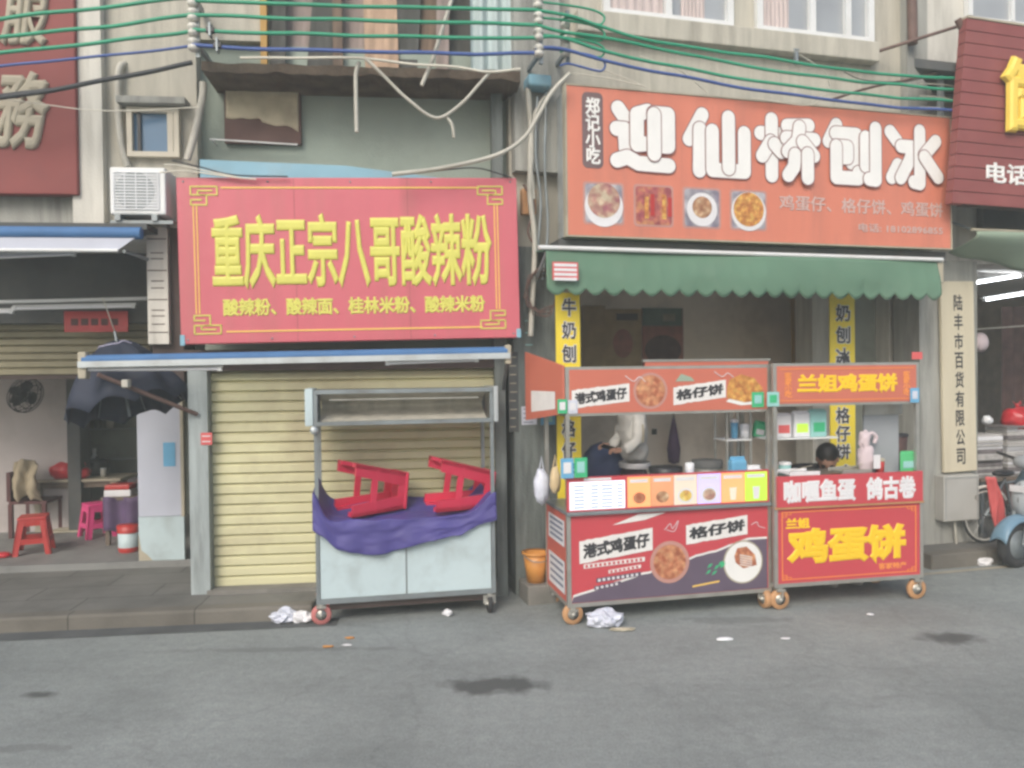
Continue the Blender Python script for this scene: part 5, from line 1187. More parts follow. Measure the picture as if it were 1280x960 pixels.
# QR-less cards on the sign edges
card('green and pale card taped to the left end of the upper left cart sign', C1, 697, 499, 709, 517, -.012, 'green_tag', 0, 'card', cat='card', inner='paper_white')
card('pale blue card taped beside the green card under the upper sign', C1, 710, 500, 722, 517, -.012, 'bag_blue', 0, 'card', cat='card', inner='paper_white')
card('green card at the right end of the left cart top sign', C1, 940, 490, 955, 509, -.012, 'green_tag', 0, 'card', cat='card', inner='teal_tag')
card('mint card at the left end of the right cart top sign', C2, 959, 490, 974, 508, -.012, 'teal_tag', 0, 'card', cat='card', inner='green_tag')
card('blue lower edged card standing on the left end of the lit menu', C1, 701, 573, 717, 598, -.04, 'blue_tag', 0, 'card', cat='card', inner='paper_white')
card('green lower edged card standing right of the blue edged card', C1, 718, 572, 734, 597, -.04, 'green_tag', 0, 'card', cat='card', inner='teal_tag')
card('pale blue card hanging at the right end of the right cart sign', C2, 1138, 485, 1149, 503, -.015, 'blue_tag', 0, 'card', cat='card', inner='bag_blue')
card('small red flag at the top of the right cart post', C2, 1140, 440, 1153, 449, -.01, 'coral_cloth', 0, 'flag', cat='flag')
# things on cart two
zt2 = z2m-.03; shz = C2.hit(1010, 547, .12)[1]
pack('snack_pack', 'white pack with red top on the right cart shelf', 'pack', C2, 970, 517, 990, 546, .16, .08, 'paper_white', 'coral_cloth', zbase=shz)
pack('snack_pack', 'white pack with lime print in the middle of the right cart shelf', 'pack', C2, 993, 515, 1013, 546, .16, .07, 'white_plastic', 'lime', zbase=shz)
pack('snack_pack', 'aqua pack next to the yellow banner on the right cart shelf', 'pack', C2, 1014, 513, 1034, 546, .15, .07, 'teal_tag', 'green_tag', zbase=shz)
cup('cup_stack', 'low stack of pale paper cups at the left end of the right cart', 'cups', C2, 981, 590, .3, .05, .08, 'teal_tag', 'paper_white', zbase=zt2)
pack('green_stand', 'green standing sign card on the right end of the right cart', 'card', C2, 1126, 566, 1146, 590, .04, .015, 'green_plastic', 'teal_tag', zbase=zt2+.02)
u, z = C2.hit(1082, 588, .15)
T = Thing('plastic_bag', 'upright pale pink plastic bag standing beside the yellow banner', 'bag', C2, (u, .15, zt2), local=True)
T.part('body', MB().blob((0, 0, .12), (.07, .06, .13), .3, 2.6, 3), 'pink_fluff'); T.part('top_folds', MB().blob((-.01, 0, .27), (.045, .04, .08), .5, 2.5, 8), 'pink_fluff')
T.part('handle', MB().tube(smooth_pts([(0, 0, .30), (.05, -.01, .33), (.09, -.01, .30), (.08, 0, .25)]), [.016]*19, 8), 'pink_fluff')
T.part('paper_tag', MB().box(.02, .08, -.075, -.07, .05, .16), 'paper_white')
cup('napkin_box', 'brown round box on the counter behind the plush toy', 'box', C2, 1112, 590, .38, .14, .28, 'brown_cloth', 'dark_cloth', zbase=zt2)
cup('sauce_bottle', 'dull red sauce bottle between the plush toy and the green card', 'bottle', C2, 1100, 590, .15, .035, .10, 'red_dark_plastic', 'pale_wood', zbase=zt2)
for i, (px, ln_, an) in enumerate(((1000, .3, .2), (1065, .34, -.1))):
    u, z = C2.hit(px, 588, .1)
    T = Thing('tray', ('white paper tray in front of the seated person' if i == 0 else 'steel tray with chopsticks right of the seated person'), 'tray', C2, (u, .1, zt2), local=True)
    T.part('tray_base', MB().box(-.12, .12, -.06, .12, .025, .04, .005), 'paper_white' if i == 0 else 'steel'); T.part('tray_rim', MB().box(-.13, .13, -.07, -.06, .025, .055).box(-.13, .13, .12, .13, .025, .055), 'paper_white' if i == 0 else 'steel')
    T.part('chopstick', MB().tube([(-.1, -.03, .06), (.12, .02, .09)], .003, 5), 'pale_wood')
# plastic bags hanging on the left end
u, z = C1.hit(683, 585, .3)
def bagf(label, px, py, Y, r, m, seed):
    u, z = C1.hit(px, py, Y); T = Thing('plastic_bag', label, 'bag', C1, (u, Y, z), local=True)
    T.part('body', MB().blob((0, 0, -.05), r, .22, 2.6, seed), m); T.part('handle', MB().tube([(-.02, 0, r[2]*.8-.06), (0, 0, r[2]+.04), (.02, 0, r[2]*.8-.06)], .006, 6), m)
bagf('bluish white plastic bag hanging on the left end of the snack cart', 677, 600, .25, (.06, .05, .14), 'bag_blue', 2)
bagf('yellowish plastic bag hanging between the blue bag and the cart post', 694, 592, .15, (.04, .04, .10), 'bag_yellow', 5)
# orange bucket
bu = F2.hit(670, 700, -.22)[0]
one('concrete_step', MB().box(.02, F2.hit(700, 700, -.3)[0], -.36, -.065, -.05, .15, .01), 'kerb_stone', 'dark concrete step at the foot of the mossy pillar behind the orange bucket', 'step', F2, (.02, -.36, 0))
bx, by = bu, -.22
T = Thing('bucket', 'orange plastic bucket on the ground left of the snack cart', 'bucket', F2, (bx, by, 0), local=True)
T.part('body', MB().lathe([(0, .0), (.075, .0), (.105, .235), (.10, .235), (.07, .02)]), 'orange_plastic'); T.part('rim', MB().lathe([(.103, .225), (.118, .23), (.118, .245), (.10, .245)]), 'orange_plastic'); T.part('handle', MB().tube([(.11*cos(pi*i/10), -.03-.10*sin(pi*i/10), .235-.05*sin(pi*i/10)) for i in range(11)], .004, 5), 'metal_grey')
T.o.location.z = 0.152
# green bins
# items in the shop
def F2p(px, py, z): return F2.ground(px, py, z)
u, z = F2.hit(842, 545, 1.75)
T = Thing('hanging_umbrella', 'folded violet umbrella hanging on the snack shop rear wall', 'umbrella', F2, (u, 1.75, z), local=True)
T.part('cloth', MB().lathe([(.0, -.32), (.06, -.30), (.075, -.15), (.045, .05), (.015, .2)]), 'dark_violet'); T.part('handle', MB().tube([(0, 0, .2), (0, 0, .32)], .012, 8), 'black_plastic'); T.part('hook', MB().tube([(0, 0, .3), (0, .149, .33)], .006, 6), 'metal_grey')
card('tiny dark wall switch between the white shirt and violet umbrella', F2, 815, 536, 821, 543, 1.88, 'dark_board', 0, 'wall_switch', cat='switch', inner='black_plastic')
u, z = F2.hit(752, 590, .75)
T = Thing('covered_stand', 'rounded heap under a dark blue cloth behind the left snack cart', 'cloth heap', F2, (u, .75, .12), local=True)
T.part('cloth', MB().blob((0, 0, .70), (.24, .2, .36), .12, 2.2, 4), 'denim_blue'); T.part('stand', MB().box(-.18, .18, -.14, .14, 0, .5), 'old_wood')
# ================================================================== PEOPLE
def body(edges, radii, pts, root=0, sub=2, wr=0):
    """one continuous skinned surface grown over a skeleton"""
    me = bpy.data.meshes.new('b'); me.from_pydata([Vector(p) for p in pts], edges, []); o = bpy.data.objects.new('b', me); COL.objects.link(o)
    md = o.modifiers.new('s', 'SKIN'); 
    for i, r in enumerate(radii):
        me.skin_vertices[0].data[i].radius = r if isinstance(r, tuple) else (r, r)
    me.skin_vertices[0].data[root].use_root = True; md.use_smooth_shade = True
    s = o.modifiers.new('u', 'SUBSURF'); s.levels = sub; s.render_levels = sub
    m2 = bpy.data.meshes.new_from_object(o.evaluated_get(bpy.context.evaluated_depsgraph_get()))
    mb = MB().add([v.co.copy() for v in m2.vertices], [tuple(p.vertices) for p in m2.polygons], True)
    if wr: mb.v = [v+noise.noise_vector(Vector((v.x*9, v.y*9, v.z*16)))*wr for v in mb.v]
    bpy.data.objects.remove(o); return mb
def head(T, c, yaw, pitch=0, hair='short', sc=1):
    Rm = Matrix.Rotation(yaw, 3, 'Z') @ Matrix.Rotation(pitch, 3, 'X'); c = Vector(c)
    def tr(mb): return mb.map(lambda v: Rm @ (v*sc)+c)
    h = MB().blob((0, 0, 0), (.075, .095, .115), .02, 1.5, 1)
    h.blob((0, -.055, -.055), (.05, .045, .05), .02, 1.5, 2, 2); h.tube([(0, -.088, .015), (0, -.112, -.018), (0, -.095, -.028)], [.008, .014, .008], 8)
    for s_ in (-1, 1): h.blob((s_*.077, .005, -.01), (.012, .022, .032), .05, 2, 3, 2)
    hd = tr(h); T.part('head', hd, 'skin')
    e = MB()
    for s_ in (-1, 1): e.blob((s_*.03, -.088, .012), (.013, .008, .007), 0, 1, 1, 2); e.bar((s_*.016, -.094, .034), (s_*.046, -.088, .034), .006)
    e.bar((-.022, -.099, -.055), (.022, -.099, -.055), .006)
    T.part('face_features', tr(e), 'hair')
    k = MB().blob((0, .018, .03), (.088, .10, .108), .06, 3, 6)
    k.v = [Vector((v.x, max(v.y, -.075) if v.z > .045 else max(v.y, .005), v.z)) for v in k.v]
    T.part('hair', tr(k), 'hair')
def hand(T, w, d, up, m='skin', curl=.5):
    """palm and five fingers: w wrist point, d direction of the hand, up back of hand normal"""
    w = Vector(w); d = Vector(d).normalized(); up = Vector(up).normalized(); sd = d.cross(up).normalized(); up = sd.cross(d)
    pts = [w, w+d*.035, w+d*.075]; ed = [(0, 1), (1, 2)]; rad = [(.022, .022), (.034, .018), (.036, .016)]
    palm = body(ed, rad, pts, 0, 1)
    for i, (o, ln_) in enumerate(((-.028, .065), (-.009, .074), (.010, .070), (.027, .056))):
        b0 = w+d*.070+sd*o; q = [b0]
        a = 0
        for j in range(3): a += curl*.55; q.append(q[-1]+(d*cos(a)-up*sin(a))*ln_/3)
        palm.tube(q, [.0095, .009, .008, .006], 8)
    b0 = w+d*.02-sd*.026; palm.tube([b0, b0+d*.025-sd*.02-up*.006, b0+d*.048-sd*.024-up*.014, b0+d*.066-sd*.018-up*.02], [.012, .0105, .0095, .007], 8)
    T.part('hand', palm, m)
# standing person in the snack shop, seen from the side, facing left, holding a phone
u, _ = F2.hit(793, 560, .35); pz0 = .12
T = Thing('person', 'person in a white sweatshirt standing behind the left snack cart', 'person', F2, (u, .35, pz0), local=True)
hz_ = .86; sh = 1.39
tors = body([(0, 1), (1, 2), (2, 3), (3, 4), (4, 5)], [(.145, .12), (.15, .125), (.155, .12), (.17, .115), (.11, .08), (.05, .05)], [(0, 0, hz_), (0, 0, hz_+.13), (-.005, 0, hz_+.26), (-.02, 0, sh-.12), (-.03, 0, sh-.02), (-.035, 0, sh+.045)])
sk = tors
arms = [((-.02, -.15, sh-.06), (-.05, -.20, sh-.28), (-.19, -.19, sh-.36)), ((-.03, .15, sh-.06), (-.06, .19, sh-.28), (-.20, .10, sh-.34))]
# torso and both sleeves grown as one surface
pts = [(0, 0, hz_+.02), (0, 0, hz_+.16), (-.005, 0, hz_+.30), (-.02, 0, sh-.10), (-.03, 0, sh-.01)]
ed = [(0, 1), (1, 2), (2, 3), (3, 4)]; rd = [(.135, .15), (.125, .145), (.13, .15), (.135, .16), (.07, .08)]
for A_ in arms:
    b = len(pts); pts += [A_[0], A_[1], A_[2]]; ed += [(3, b), (b, b+1), (b+1, b+2)]; rd += [(.07, .07), (.06, .06), (.045, .045)]
T.part('sweatshirt', body(ed, rd, pts, 0, 3, .016), 'shirt_white')
T.part('sleeve_stripe', MB().grid(lambda s, t: (-.045+.02*s, -.268-.01*sin(pi*t), sh-.12-.16*t), 2, 8), 'carved_grey')
pts = [(0, 0, hz_+.02), (0, 0, hz_-.06), (-.01, -.085, hz_-.12), (-.02, -.09, .46), (.0, -.09, .09), (-.10, -.09, .04), (-.01, .085, hz_-.12), (.02, .09, .46), (.04, .09, .09), (-.06, .09, .04)]
T.part('trousers', body([(0, 1), (1, 2), (2, 3), (3, 4), (1, 6), (6, 7), (7, 8)], [(.125, .14), (.13, .15), .10, .07, .055, .05, .10, .07, .055, .05][:5]+[.05, .10, .07, .055, .05], pts[:5]+[pts[5]]+pts[6:], 0) if False else body([(0, 1), (1, 2), (2, 3), (3, 4), (1, 5), (5, 6), (6, 7)], [(.125, .14), (.13, .15), .10, .07, .055, .10, .07, .055], pts[:5]+pts[6:9], 0), 'trouser')
for q in ((-.04, -.09), (0, .09)): T.part('shoe', MB().blob((q[0]-.02, q[1], .04), (.13, .048, .045), .04, 2, 2, flat=0), 'shoe')
T.part('shirt_hem', MB().lathe([(.150, hz_-.005), (.158, hz_+.02), (.152, hz_+.045)]).map(lambda v: (v.x*.92, v.y*1.05, v.z)), 'paper_white')
T.part('neck', MB().tube([(-.035, 0, sh-.02), (-.05, 0, sh+.08)], .05, 12), 'skin')
head(T, (-.06, 0, sh+.17), R(-90), R(12))
hand(T, (-.20, -.185, sh-.355), (-1, .05, .25), (0, -.3, 1), curl=.9); hand(T, (-.21, .10, sh-.335), (-1, -.2, .2), (0, .3, 1), curl=.9)
ph = one('phone', MB().box(-.08, .08, -.04, .04, -.006, .006, .004), 'black_plastic', 'dark phone held by the person in the white sweatshirt', 'phone', F2, (u-.30, .35-.15, pz0+sh-.33), local=True, rot=(R(-20), R(18), 0))
# seated person in black, head bowed over the counter
u, z = F2.hit(1034, 575, -.45)
T = Thing('person', 'dark haired person in black seated with bowed head behind the right snack cart', 'person', F2, (u, -.30, 0), local=True)
zz = .46; hh = z-.04
pts = [(.03, .18, zz), (.02, .14, zz+.16), (0, .06, zz+.32), (-.05, -.04, hh-.08), (-.02, -.12, hh-.03)]
ed = [(0, 1), (1, 2), (2, 3), (3, 4)]; rd = [(.14, .12), (.135, .115), (.14, .115), (.12, .09), (.05, .05)]
for A_ in (((-.22, -.02, hh-.05), (-.29, -.14, hh-.22), (-.12, -.30, hh-.18)), ((.12, 0, hh-.08), (.21, -.14, hh-.28), (.12, -.32, hh-.20))):
    b = len(pts); pts += list(A_); ed += [(3, b), (b, b+1), (b+1, b+2)]; rd += [(.07, .07), (.055, .055), (.04, .04)]
T.part('shirt', body(ed, rd, pts, 0, 3, .014), 'shirt_black')
pts = [(.03, .18, zz-.02), (-.08, .10, zz), (-.10, -.22, zz+.02), (-.10, -.24, .10), (.13, .10, zz), (.15, -.22, zz+.02), (.15, -.24, .10)]
T.part('trousers', body([(0, 1), (1, 2), (2, 3), (0, 4), (4, 5), (5, 6)], [.12, .09, .07, .05, .09, .07, .05], pts, 0), 'trouser')
for q in (-.10, .15): T.part('shoe', MB().blob((q, -.28, .04), (.045, .12, .04), .04, 2, 2, flat=0), 'shoe')
T.part('neck', MB().tube([(-.02, -.06, hh-.12), (-.01, -.12, hh-.03)], .045, 12), 'skin')
head(T, (.0, -.15, hh+.05), R(-35), R(48), sc=1.08)
hand(T, (-.12, -.32, hh-.20), (.5, -1, .1), (0, 0, 1), curl=.7); hand(T, (.12, -.32, hh-.20), (-.5, -1, .1), (0, 0, 1), curl=.7)
x, y = u+.03, -.30+.16; T = stool('plastic_stool', 'blue stool under the seated person in black', 'blue_fabric', F2, (x, y, 0), h=.38, top=.28, base=.36)
# ================================================================== RIGHT PILLAR
u0, u1, z0, z1 = F2.rect(1180, 352, 1221, 590, -.05)
T = Thing('vertical_plaque', 'tall cream wooden name plaque with black characters on the right pillar', 'sign', F2, (u0, -.05, z0), rot=(0, R(-1.0), 0))
T.part('board', MB().box(u0, u1, -.05, -.015, z0, z1, .006), 'cream_board')
txt = '陆丰市百货有限公司'; n = len(txt); hh = (z1-z0-.17)/n; cm_ = (u0+u1)/2
for i, ch in enumerate(txt): zt_ = z1-.13-hh*i; text(T, ch, cm_-.05, cm_+.055, zt_-hh*.84, zt_, -.051, 'letter_black', .02, .002, name='character')
u0, u1, z0, z1 = F2.rect(1180, 594, 1224, 651, -.12)
T = Thing('meter_box', 'grey metal meter box fixed under the cream name plaque', 'meter box', F2, (u0, -.12, z0))
T.part('casing', MB().box(u0, u1, -.12, -.002, z0, z1, .008), 'box_grey'); T.part('door_line', MB().box(u0+.02, u1-.02, -.123, -.119, z1-.03, z1-.025).box(u0+.02, u0+.024, -.123, -.119, z0+.02, z1-.03).box(u1-.024, u1-.02, -.123, -.119, z0+.02, z1-.03), 'metal_grey'); T.part('latch', MB().box(u1-.05, u1-.03, -.132, -.12, (z0+z1)/2-.02, (z0+z1)/2+.02, .003), 'steel')
T.part('conduit', MB().tube([(u0+.18, -.06, z0), (u0+.2, -.06, .135)], .012, 8), 'conduit')
# ================================================================== RIGHT SHOP CONTENTS
def lamp3(label, x0, y0, x1, y1, Y):
    batten(label, F2, x0, y0, x1, y1, Y, 'lit_tube', 'lit tube lamps in the right shop', lean=False)
lamp3('lit tube lamp, upper of the pair at the right edge', 1214, 354, 1276, 345, .9)
lamp3('lit tube lamp, lower of the pair at the right edge', 1228, 375, 1300, 364, 1.2)
lamp3('lit tube lamp farthest right, beyond the upper one', 1282, 343, 1340, 338, .9)
u, z = F2.hit(1226, 428, .5)
T = Thing('wall_fan', 'small white and pink wall fan beside the cream name plaque', 'fan', F2, (u, .5, z), local=True)
T.part('guard', MB().lathe([(0, -.05), (.06, -.045), (.105, -.0), (.06, .045), (0, .05)], (0, 0, 0), 'Y'), 'pink_fluff'); T.part('arm', MB().tube([(0, .03, 0), (0, .1, .14), (-.02, .2, .14)], .012, 8), 'conduit')
T.part('rail', MB().tube([(-.05, .1, .14), (.9, .1, .20)], .008, 6), 'conduit')
# table with stacked newspapers
tx, ty = F2.ground(1258, 668, .13)
u0 = F2.hit(1226, 560, .25)[0]; zt_ = F2.hit(1250, 598, .25)[1]
T = Thing('trestle_table', 'grey table carrying the paper stacks in the right shop', 'table', F2, (u0, .25, .13), local=True); HT = zt_-.13
T.part('tabletop', MB().box(0, 1.5, 0, .7, HT-.03, HT), 'old_wood')
for a in (.04, 1.46):
    for b in (.04, .66): T.part('leg', MB().box(a-.02, a+.02, b-.02, b+.02, 0, HT-.03), 'metal_grey')
for j in range(3):
    n = (15, 17, 12)[j]; z = zt_; xx = u0+.17+.42*j
    S_ = Thing('paper_stack', ('uneven stack of newspapers nearest the cream plaque', 'second stack of folded papers under the red bag', 'low stack of papers farthest right on the table')[j], 'papers', F2, (xx, .45, z), local=True, group='stacks of folded papers in the right shop'); zz = 0
    for i in range(n):
        h = .018+.026*random.random(); a = random.uniform(-.03, .03); w = .17+.02*random.random()
        S_.part('bundle', MB().box(-w+a, w+a, -.14+a, .14+a, zz+.001, zz+h, .005), random.choice(('newsprint', 'newsprint', 'newsprint_dark', 'paper_white'))); zz += h
    ztop = z+zz
setblob('plastic_bag', 'big red plastic bag on the paper stacks at the right edge', 'bag', F2.hit(1266, 522, .45)[0]+.03, .42, F2.hit(1266, 534, .42)[1]-.02, (.17, .14, .13), 'red_bag', 8, F=F2, amp=.3, extra=lambda T: knot(T, .25))
setblob('plastic_bag', 'small white plastic bag on the nearest paper stack', 'bag', F2.hit(1232, 522, .4)[0], .38, F2.hit(1232, 530, .4)[1], (.05, .05, .05), 'white_plastic', 11, F=F2, amp=.3)
u0, u1, z0, z1 = F2.rect(1256, 440, 1300, 600, 1.6)
one('door_curtain', MB().grid(lambda s, t: (F2.hit(1252, 500, 1.6)[0]+1.2*s, 1.6+.03*sin(s*40), .13+2.5*t), 60, 2), 'brown_cloth', 'dark brown curtain deep in the right shop', 'curtain', F2, (F2.hit(1252, 500, 1.6)[0], 1.6, .13))
# coral raincoat hanging on the bicycle
u, z = F2.hit(1236, 630, -.12)
one('raincoat', MB().grid(lambda s, t: (u-.05+.10*s+.10*t+.02*sin(t*5), -.14+.03*sin(s*8+t*4)-.03*s, z+.27-.5*t), 14, 16), 'coral_cloth', 'coral cloth hanging over the bicycle behind the scooter', 'cloth', F2, (u, -.14, z), solid=.01)
# bicycle
bx, by = F2.hit(1212, 645, -.03)[0], -.10
T = Thing('bicycle', 'old bicycle with pale rims parked between pillar and scooter', 'bicycle', F2, (bx, by, .13), local=True); wr_ = .26
for q in (.12, .98):
    tr = [(q+wr_*cos(2*pi*i/32), 0, wr_+.01+wr_*sin(2*pi*i/32)) for i in range(33)]
    wlo = T.part('wheel', MB().tube(tr, .014, 6), 'rubber'); T.part('rim', MB().tube([(q+(wr_-.02)*cos(2*pi*i/32), 0, wr_+.01+(wr_-.02)*sin(2*pi*i/32)) for i in range(33)], .008, 5), 'porcelain', wlo)
    k = MB()
    for i in range(14): a = 2*pi*i/14; k.tube([(q, .01, wr_+.01), (q+(wr_-.02)*cos(a), 0, wr_+.01+(wr_-.02)*sin(a))], .0022, 4)
    T.part('spokes', k, 'chrome', wlo)
T.part('mudguard', MB().tube([(.12+(wr_+.03)*cos(R(a)), 0, wr_+.01+(wr_+.03)*sin(R(a))) for a in range(30, 175, 12)], .014, 6), 'porcelain')
T.part('frame', MB().tube([(.12, 0, .27), (.45, 0, .28), (.36, 0, .62), (.12, 0, .27)], .014, 8).tube([(.36, 0, .58), (.80, 0, .62), (.45, 0, .28)], .014, 8).tube([(.78, 0, .75), (.98, 0, .27)], .014, 8), 'metal_grey')
T.part('saddle', MB().blob((.34, 0, .68), (.12, .07, .035), .05, 2, 2), 'black_plastic'); T.part('handlebar', MB().tube([(.72, -.25, .78), (.78, -.2, .80), (.78, .2, .80), (.72, .25, .78)], .012, 8), 'chrome')
# scooter (front part in view)
sx, sy = F2.ground(1270, 709, 0)
T = Thing('motor_scooter', 'pale blue motor scooter parked at the right edge', 'scooter', F2, (sx, sy-.0, 0), local=True, rot=(0, 0, R(8)))
r = .215
for q, nm in ((.0, 1), (1.22, 1)):
    w_ = T.part('wheel', MB().lathe([(r*.62, -.035), (r*.9, -.045), (r, -.02), (r, .02), (r*.9, .045), (r*.62, .035)], (q, 0, r), 'Y', 32), 'rubber')
    T.part('rim', MB().lathe([(0, -.03), (r*.25, -.035), (r*.3, -.02), (r*.62, -.032), (r*.62, .032), (0, .03)], (q, 0, r), 'Y', 24), 'metal_grey', w_)
def fend(s, t):
    a = R(18+150*s); rr_ = r+.035+.01*sin(pi*t); return (rr_*cos(a)*1.02, -.075+.15*t, r+rr_*sin(a)+.0)
T.part('front_fender', MB().grid(lambda s, t: (lambda a, w: ((r+.04-.0*w)*cos(a), (t-.5)*.16, r+(r+.04+.02*(1-(2*t-1)**2))*sin(a)-.06*abs(2*t-1)**2*.6))(R(25+140*s), t), 24, 10), 'scooter_blue', solid=.006)
T.part('fork', MB().tube([(0, -.07, r), (.10, -.07, .55)], .02, 8).tube([(0, .07, r), (.10, .07, .55)], .02, 8), 'metal_grey')
def shield(s, t):
    x = .10+.22*(1-t)**.5*.6+.10*t-.04*sin(pi*t); w = (.10+.13*sin(pi*min(1, t*.9+.1))); y = (s-.5)*2*w; return (x+.10*abs(2*s-1)**2, y, .33+.62*t)
T.part('leg_shield', MB().grid(shield, 16, 18), 'scooter_blue', solid=.02)
T.part('nose', MB().blob((.13, 0, .62), (.10, .12, .18), .03, 2, 3), 'scooter_grey'); T.part('headlight', MB().blob((.14, 0, .97), (.09, .11, .07), .02, 2, 3), 'glass_pane')
T.part('handlebar', MB().tube([(.22, -.33, 1.03), (.20, -.15, .99), (.20, .15, .99), (.22, .33, 1.03)], .016, 8), 'black_plastic')
T.part('floorboard', MB().box(.3, .72, -.13, .13, .26, .31, .02), 'scooter_grey'); T.part('body', MB().blob((1.02, 0, .50), (.42, .15, .24), .05, 1.5, 5), 'scooter_blue'); T.part('saddle', MB().blob((.98, 0, .76), (.36, .14, .06), .03, 2, 5), 'black_plastic')
T.part('tail_light', MB().blob((1.42, 0, .55), (.03, .09, .04), 0), 'red_dark_plastic'); T.part('panel_seam', MB().tube([(.06, 0, .5), (.03, 0, .62), (.06, 0, .78)], .004, 5), 'black_plastic'); T.part('number_plate', MB().box(.015, .022, -.07, .07, .70, .76), 'paper_white'); T.part('brake_cable', MB().tube(smooth_pts([(.22, -.2, 1.0), (.06, -.14, .85), (.08, -.08, .55), (.02, -.08, .25)]), .006, 5), 'black_plastic')
T.part('turn_signal', MB().blob((.0+.11, -.13, .66), (.03, .03, .02), 0), 'coral_cloth')
T.part('mirror', MB().tube([(.2, -.24, 1.02), (.16, -.27, 1.18)], .006, 6).blob((.15, -.28, 1.22), (.02, .06, .04), 0), 'black_plastic')
# ================================================================== LITTER
def litter(label, px, py, rx, ry, rz, m='paper_white', seed=1, z0=.0, amp=.5, name='crumpled_paper', cat='litter', g='scraps of litter on the road'):
    u, v = W.ground(px, py, z0+.004)
    b = MB().blob((0, 0, rz*.7), (rx, ry, rz), amp, 2.2, seed, 3 if rx > .05 else 2, flat=0)
    b.sm = [False]*len(b.sm)
    one(name, b, m, label, cat, W, (u, v, z0+.005), g, local=True)
litter('crumpled white tissue left of the white cart wheel, left half', 354, 777, .09, .07, .055, 'bag_blue', 3); litter('crumpled white tissue touching the white cart wheel', 378, 777, .08, .06, .045, 'paper_white', 7)
litter('small white scrap under the middle of the white cart', 559, 770, .045, .03, .03, 'paper_white', 9)
litter('crumpled pale plastic bag beside the left snack cart wheel', 757, 782, .13, .09, .07, 'bag_blue', 14, name='crumpled_bag'); litter('flat paper edge beside the crumpled bag', 778, 788, .09, .02, .012, 'pale_wood', 15)
litter('oblong white scrap on the open road below the snack cart', 906, 801, .06, .018, .014, 'white_plastic', 16, amp=.1)
litter('white tissue on the kerb edge beside the scooter wheel', 1229, 706, .09, .05, .04, 'paper_white', 18)
litter('tiny grey scrap on the road below the right snack cart', 1088, 769, .03, .015, .008, 'paper_white', 20)
for i, (px, py, lb, m_) in enumerate(((410, 809, 'orange leaf scrap on the road near the kerb, lower one', 'orange_plastic'), (437, 798, 'orange leaf scrap on the road near the kerb, upper one', 'orange_plastic'), (434, 807, 'whitish flake beside the orange leaf scraps', 'paper_white'), (982, 799, 'pale sliver right of the oblong white scrap', 'paper_white'))):
    litter(lb, px, py, .035, .014, .006, m_, 30+i, name='leaf_scrap' if 'orange' in lb else 'paper_scrap')
u, v = F2.ground(1165, 718, .0)
one('painted_line', MB().add([(u-.25, -.52, .004), (u+1.2, -.52, .004), (u+1.2, -.47, .004), (u-.25, -.47, .004)], [(0, 1, 2, 3)]), 'carved_grey', None, None, F2, kind='structure')
# ================================================================== CABLES
G = 'green power cables along the facade'
cs = -.55
cable('power_cable', 'green power cable left of the insulators, uppermost', F1, [(-60, 30), (0, 24), (100, 12), (170, 4), (242, -4)], cs, .014, 'green_cable', group=G)
cable('power_cable', 'green power cable left of the insulators, second from top', F1, [(-60, 50), (0, 46), (120, 34), (240, 18)], cs, .014, 'green_cable', group=G)
cable('power_cable', 'green power cable left of the insulators, third from top', F1, [(-60, 70), (0, 66), (120, 54), (240, 38)], cs, .014, 'green_cable', group=G)
cable('power_cable', 'blue power cable left of the insulators, below the green ones', F1, [(-60, 89), (0, 83), (120, 71), (240, 57)], cs, .010, 'blue_cable', group=G)
for i, (ya, yb, m_) in enumerate(((0, 12, 'green_cable'), (18, 30, 'green_cable'), (37, 48, 'green_cable'), (57, 67, 'blue_cable'))):
    cable('power_cable', ['green power cable crossing above the ledge, uppermost', 'green power cable crossing above the ledge, second', 'green power cable crossing above the ledge, third', 'dark blue power cable crossing just above the ledge'][i], F1, [(240, ya), (370, ya+5), (520, ya+9), (668, yb)], cs, .014, m_, group=G)
rt = [((648, 4), (675, 4), (700, 8), (740, 14), (760, 24)), ]
for i, pts in enumerate([[(668, 12), (690, 16), (720, 22), (750, 32), (820, 52), (960, 72), (1100, 92), (1215, 99)], [(668, 30), (700, 38), (750, 46), (850, 66), (960, 87), (1080, 102), (1215, 113)], [(668, 48), (700, 48), (760, 64), (850, 84), (960, 103), (1080, 118), (1215, 128)], [(668, 60), (700, 62), (760, 76), (850, 95), (960, 114), (1080, 130), (1215, 140)]]):
    cable('power_cable', ['green power cable right of the insulators, uppermost', 'green power cable right of the insulators, second', 'green power cable right of the insulators, third', 'blue power cable just above the orange signboard'][i], F2, [(p_[0], p_[1]) for p_ in pts], -.52, .013, 'green_cable' if i < 3 else 'blue_cable', group=G)
for i, (y0_, m_) in enumerate(((2, 'green_cable'), (22, 'green_cable'), (42, 'green_cable'), (60, 'blue_cable'))):
    cable('cable_loop', ['green cable loop over the white insulators, top one', 'green cable loop over the white insulators, second', 'green cable loop over the white insulators, third', 'blue cable loop under the green loops'][i], F2, [(672, y0_), (700, y0_+3), (738, y0_+9), (755, y0_+18), (752, y0_+28), (740, y0_+27), (712, y0_+20), (700, y0_+22)], -.50, .009, m_, group='cable loops beside the insulators')
cable('thick_cable', 'thick black cable rising to the left insulator rack', F1, [(-60, 134), (0, 122), (100, 106), (180, 90), (240, 78)], -.5, .017, 'black_cable'); cable('thick_cable', 'thinner black cable running under the thick one', F1, [(-60, 128), (0, 119), (90, 108), (160, 94), (240, 80)], -.47, .010, 'black_cable')
cable('thin_wire', 'thin pale wire sagging across the dark red board to the window', F1, [(-60, 120), (0, 123), (50, 130), (115, 138), (180, 138), (250, 134)], -.45, .004, 'white_cable')
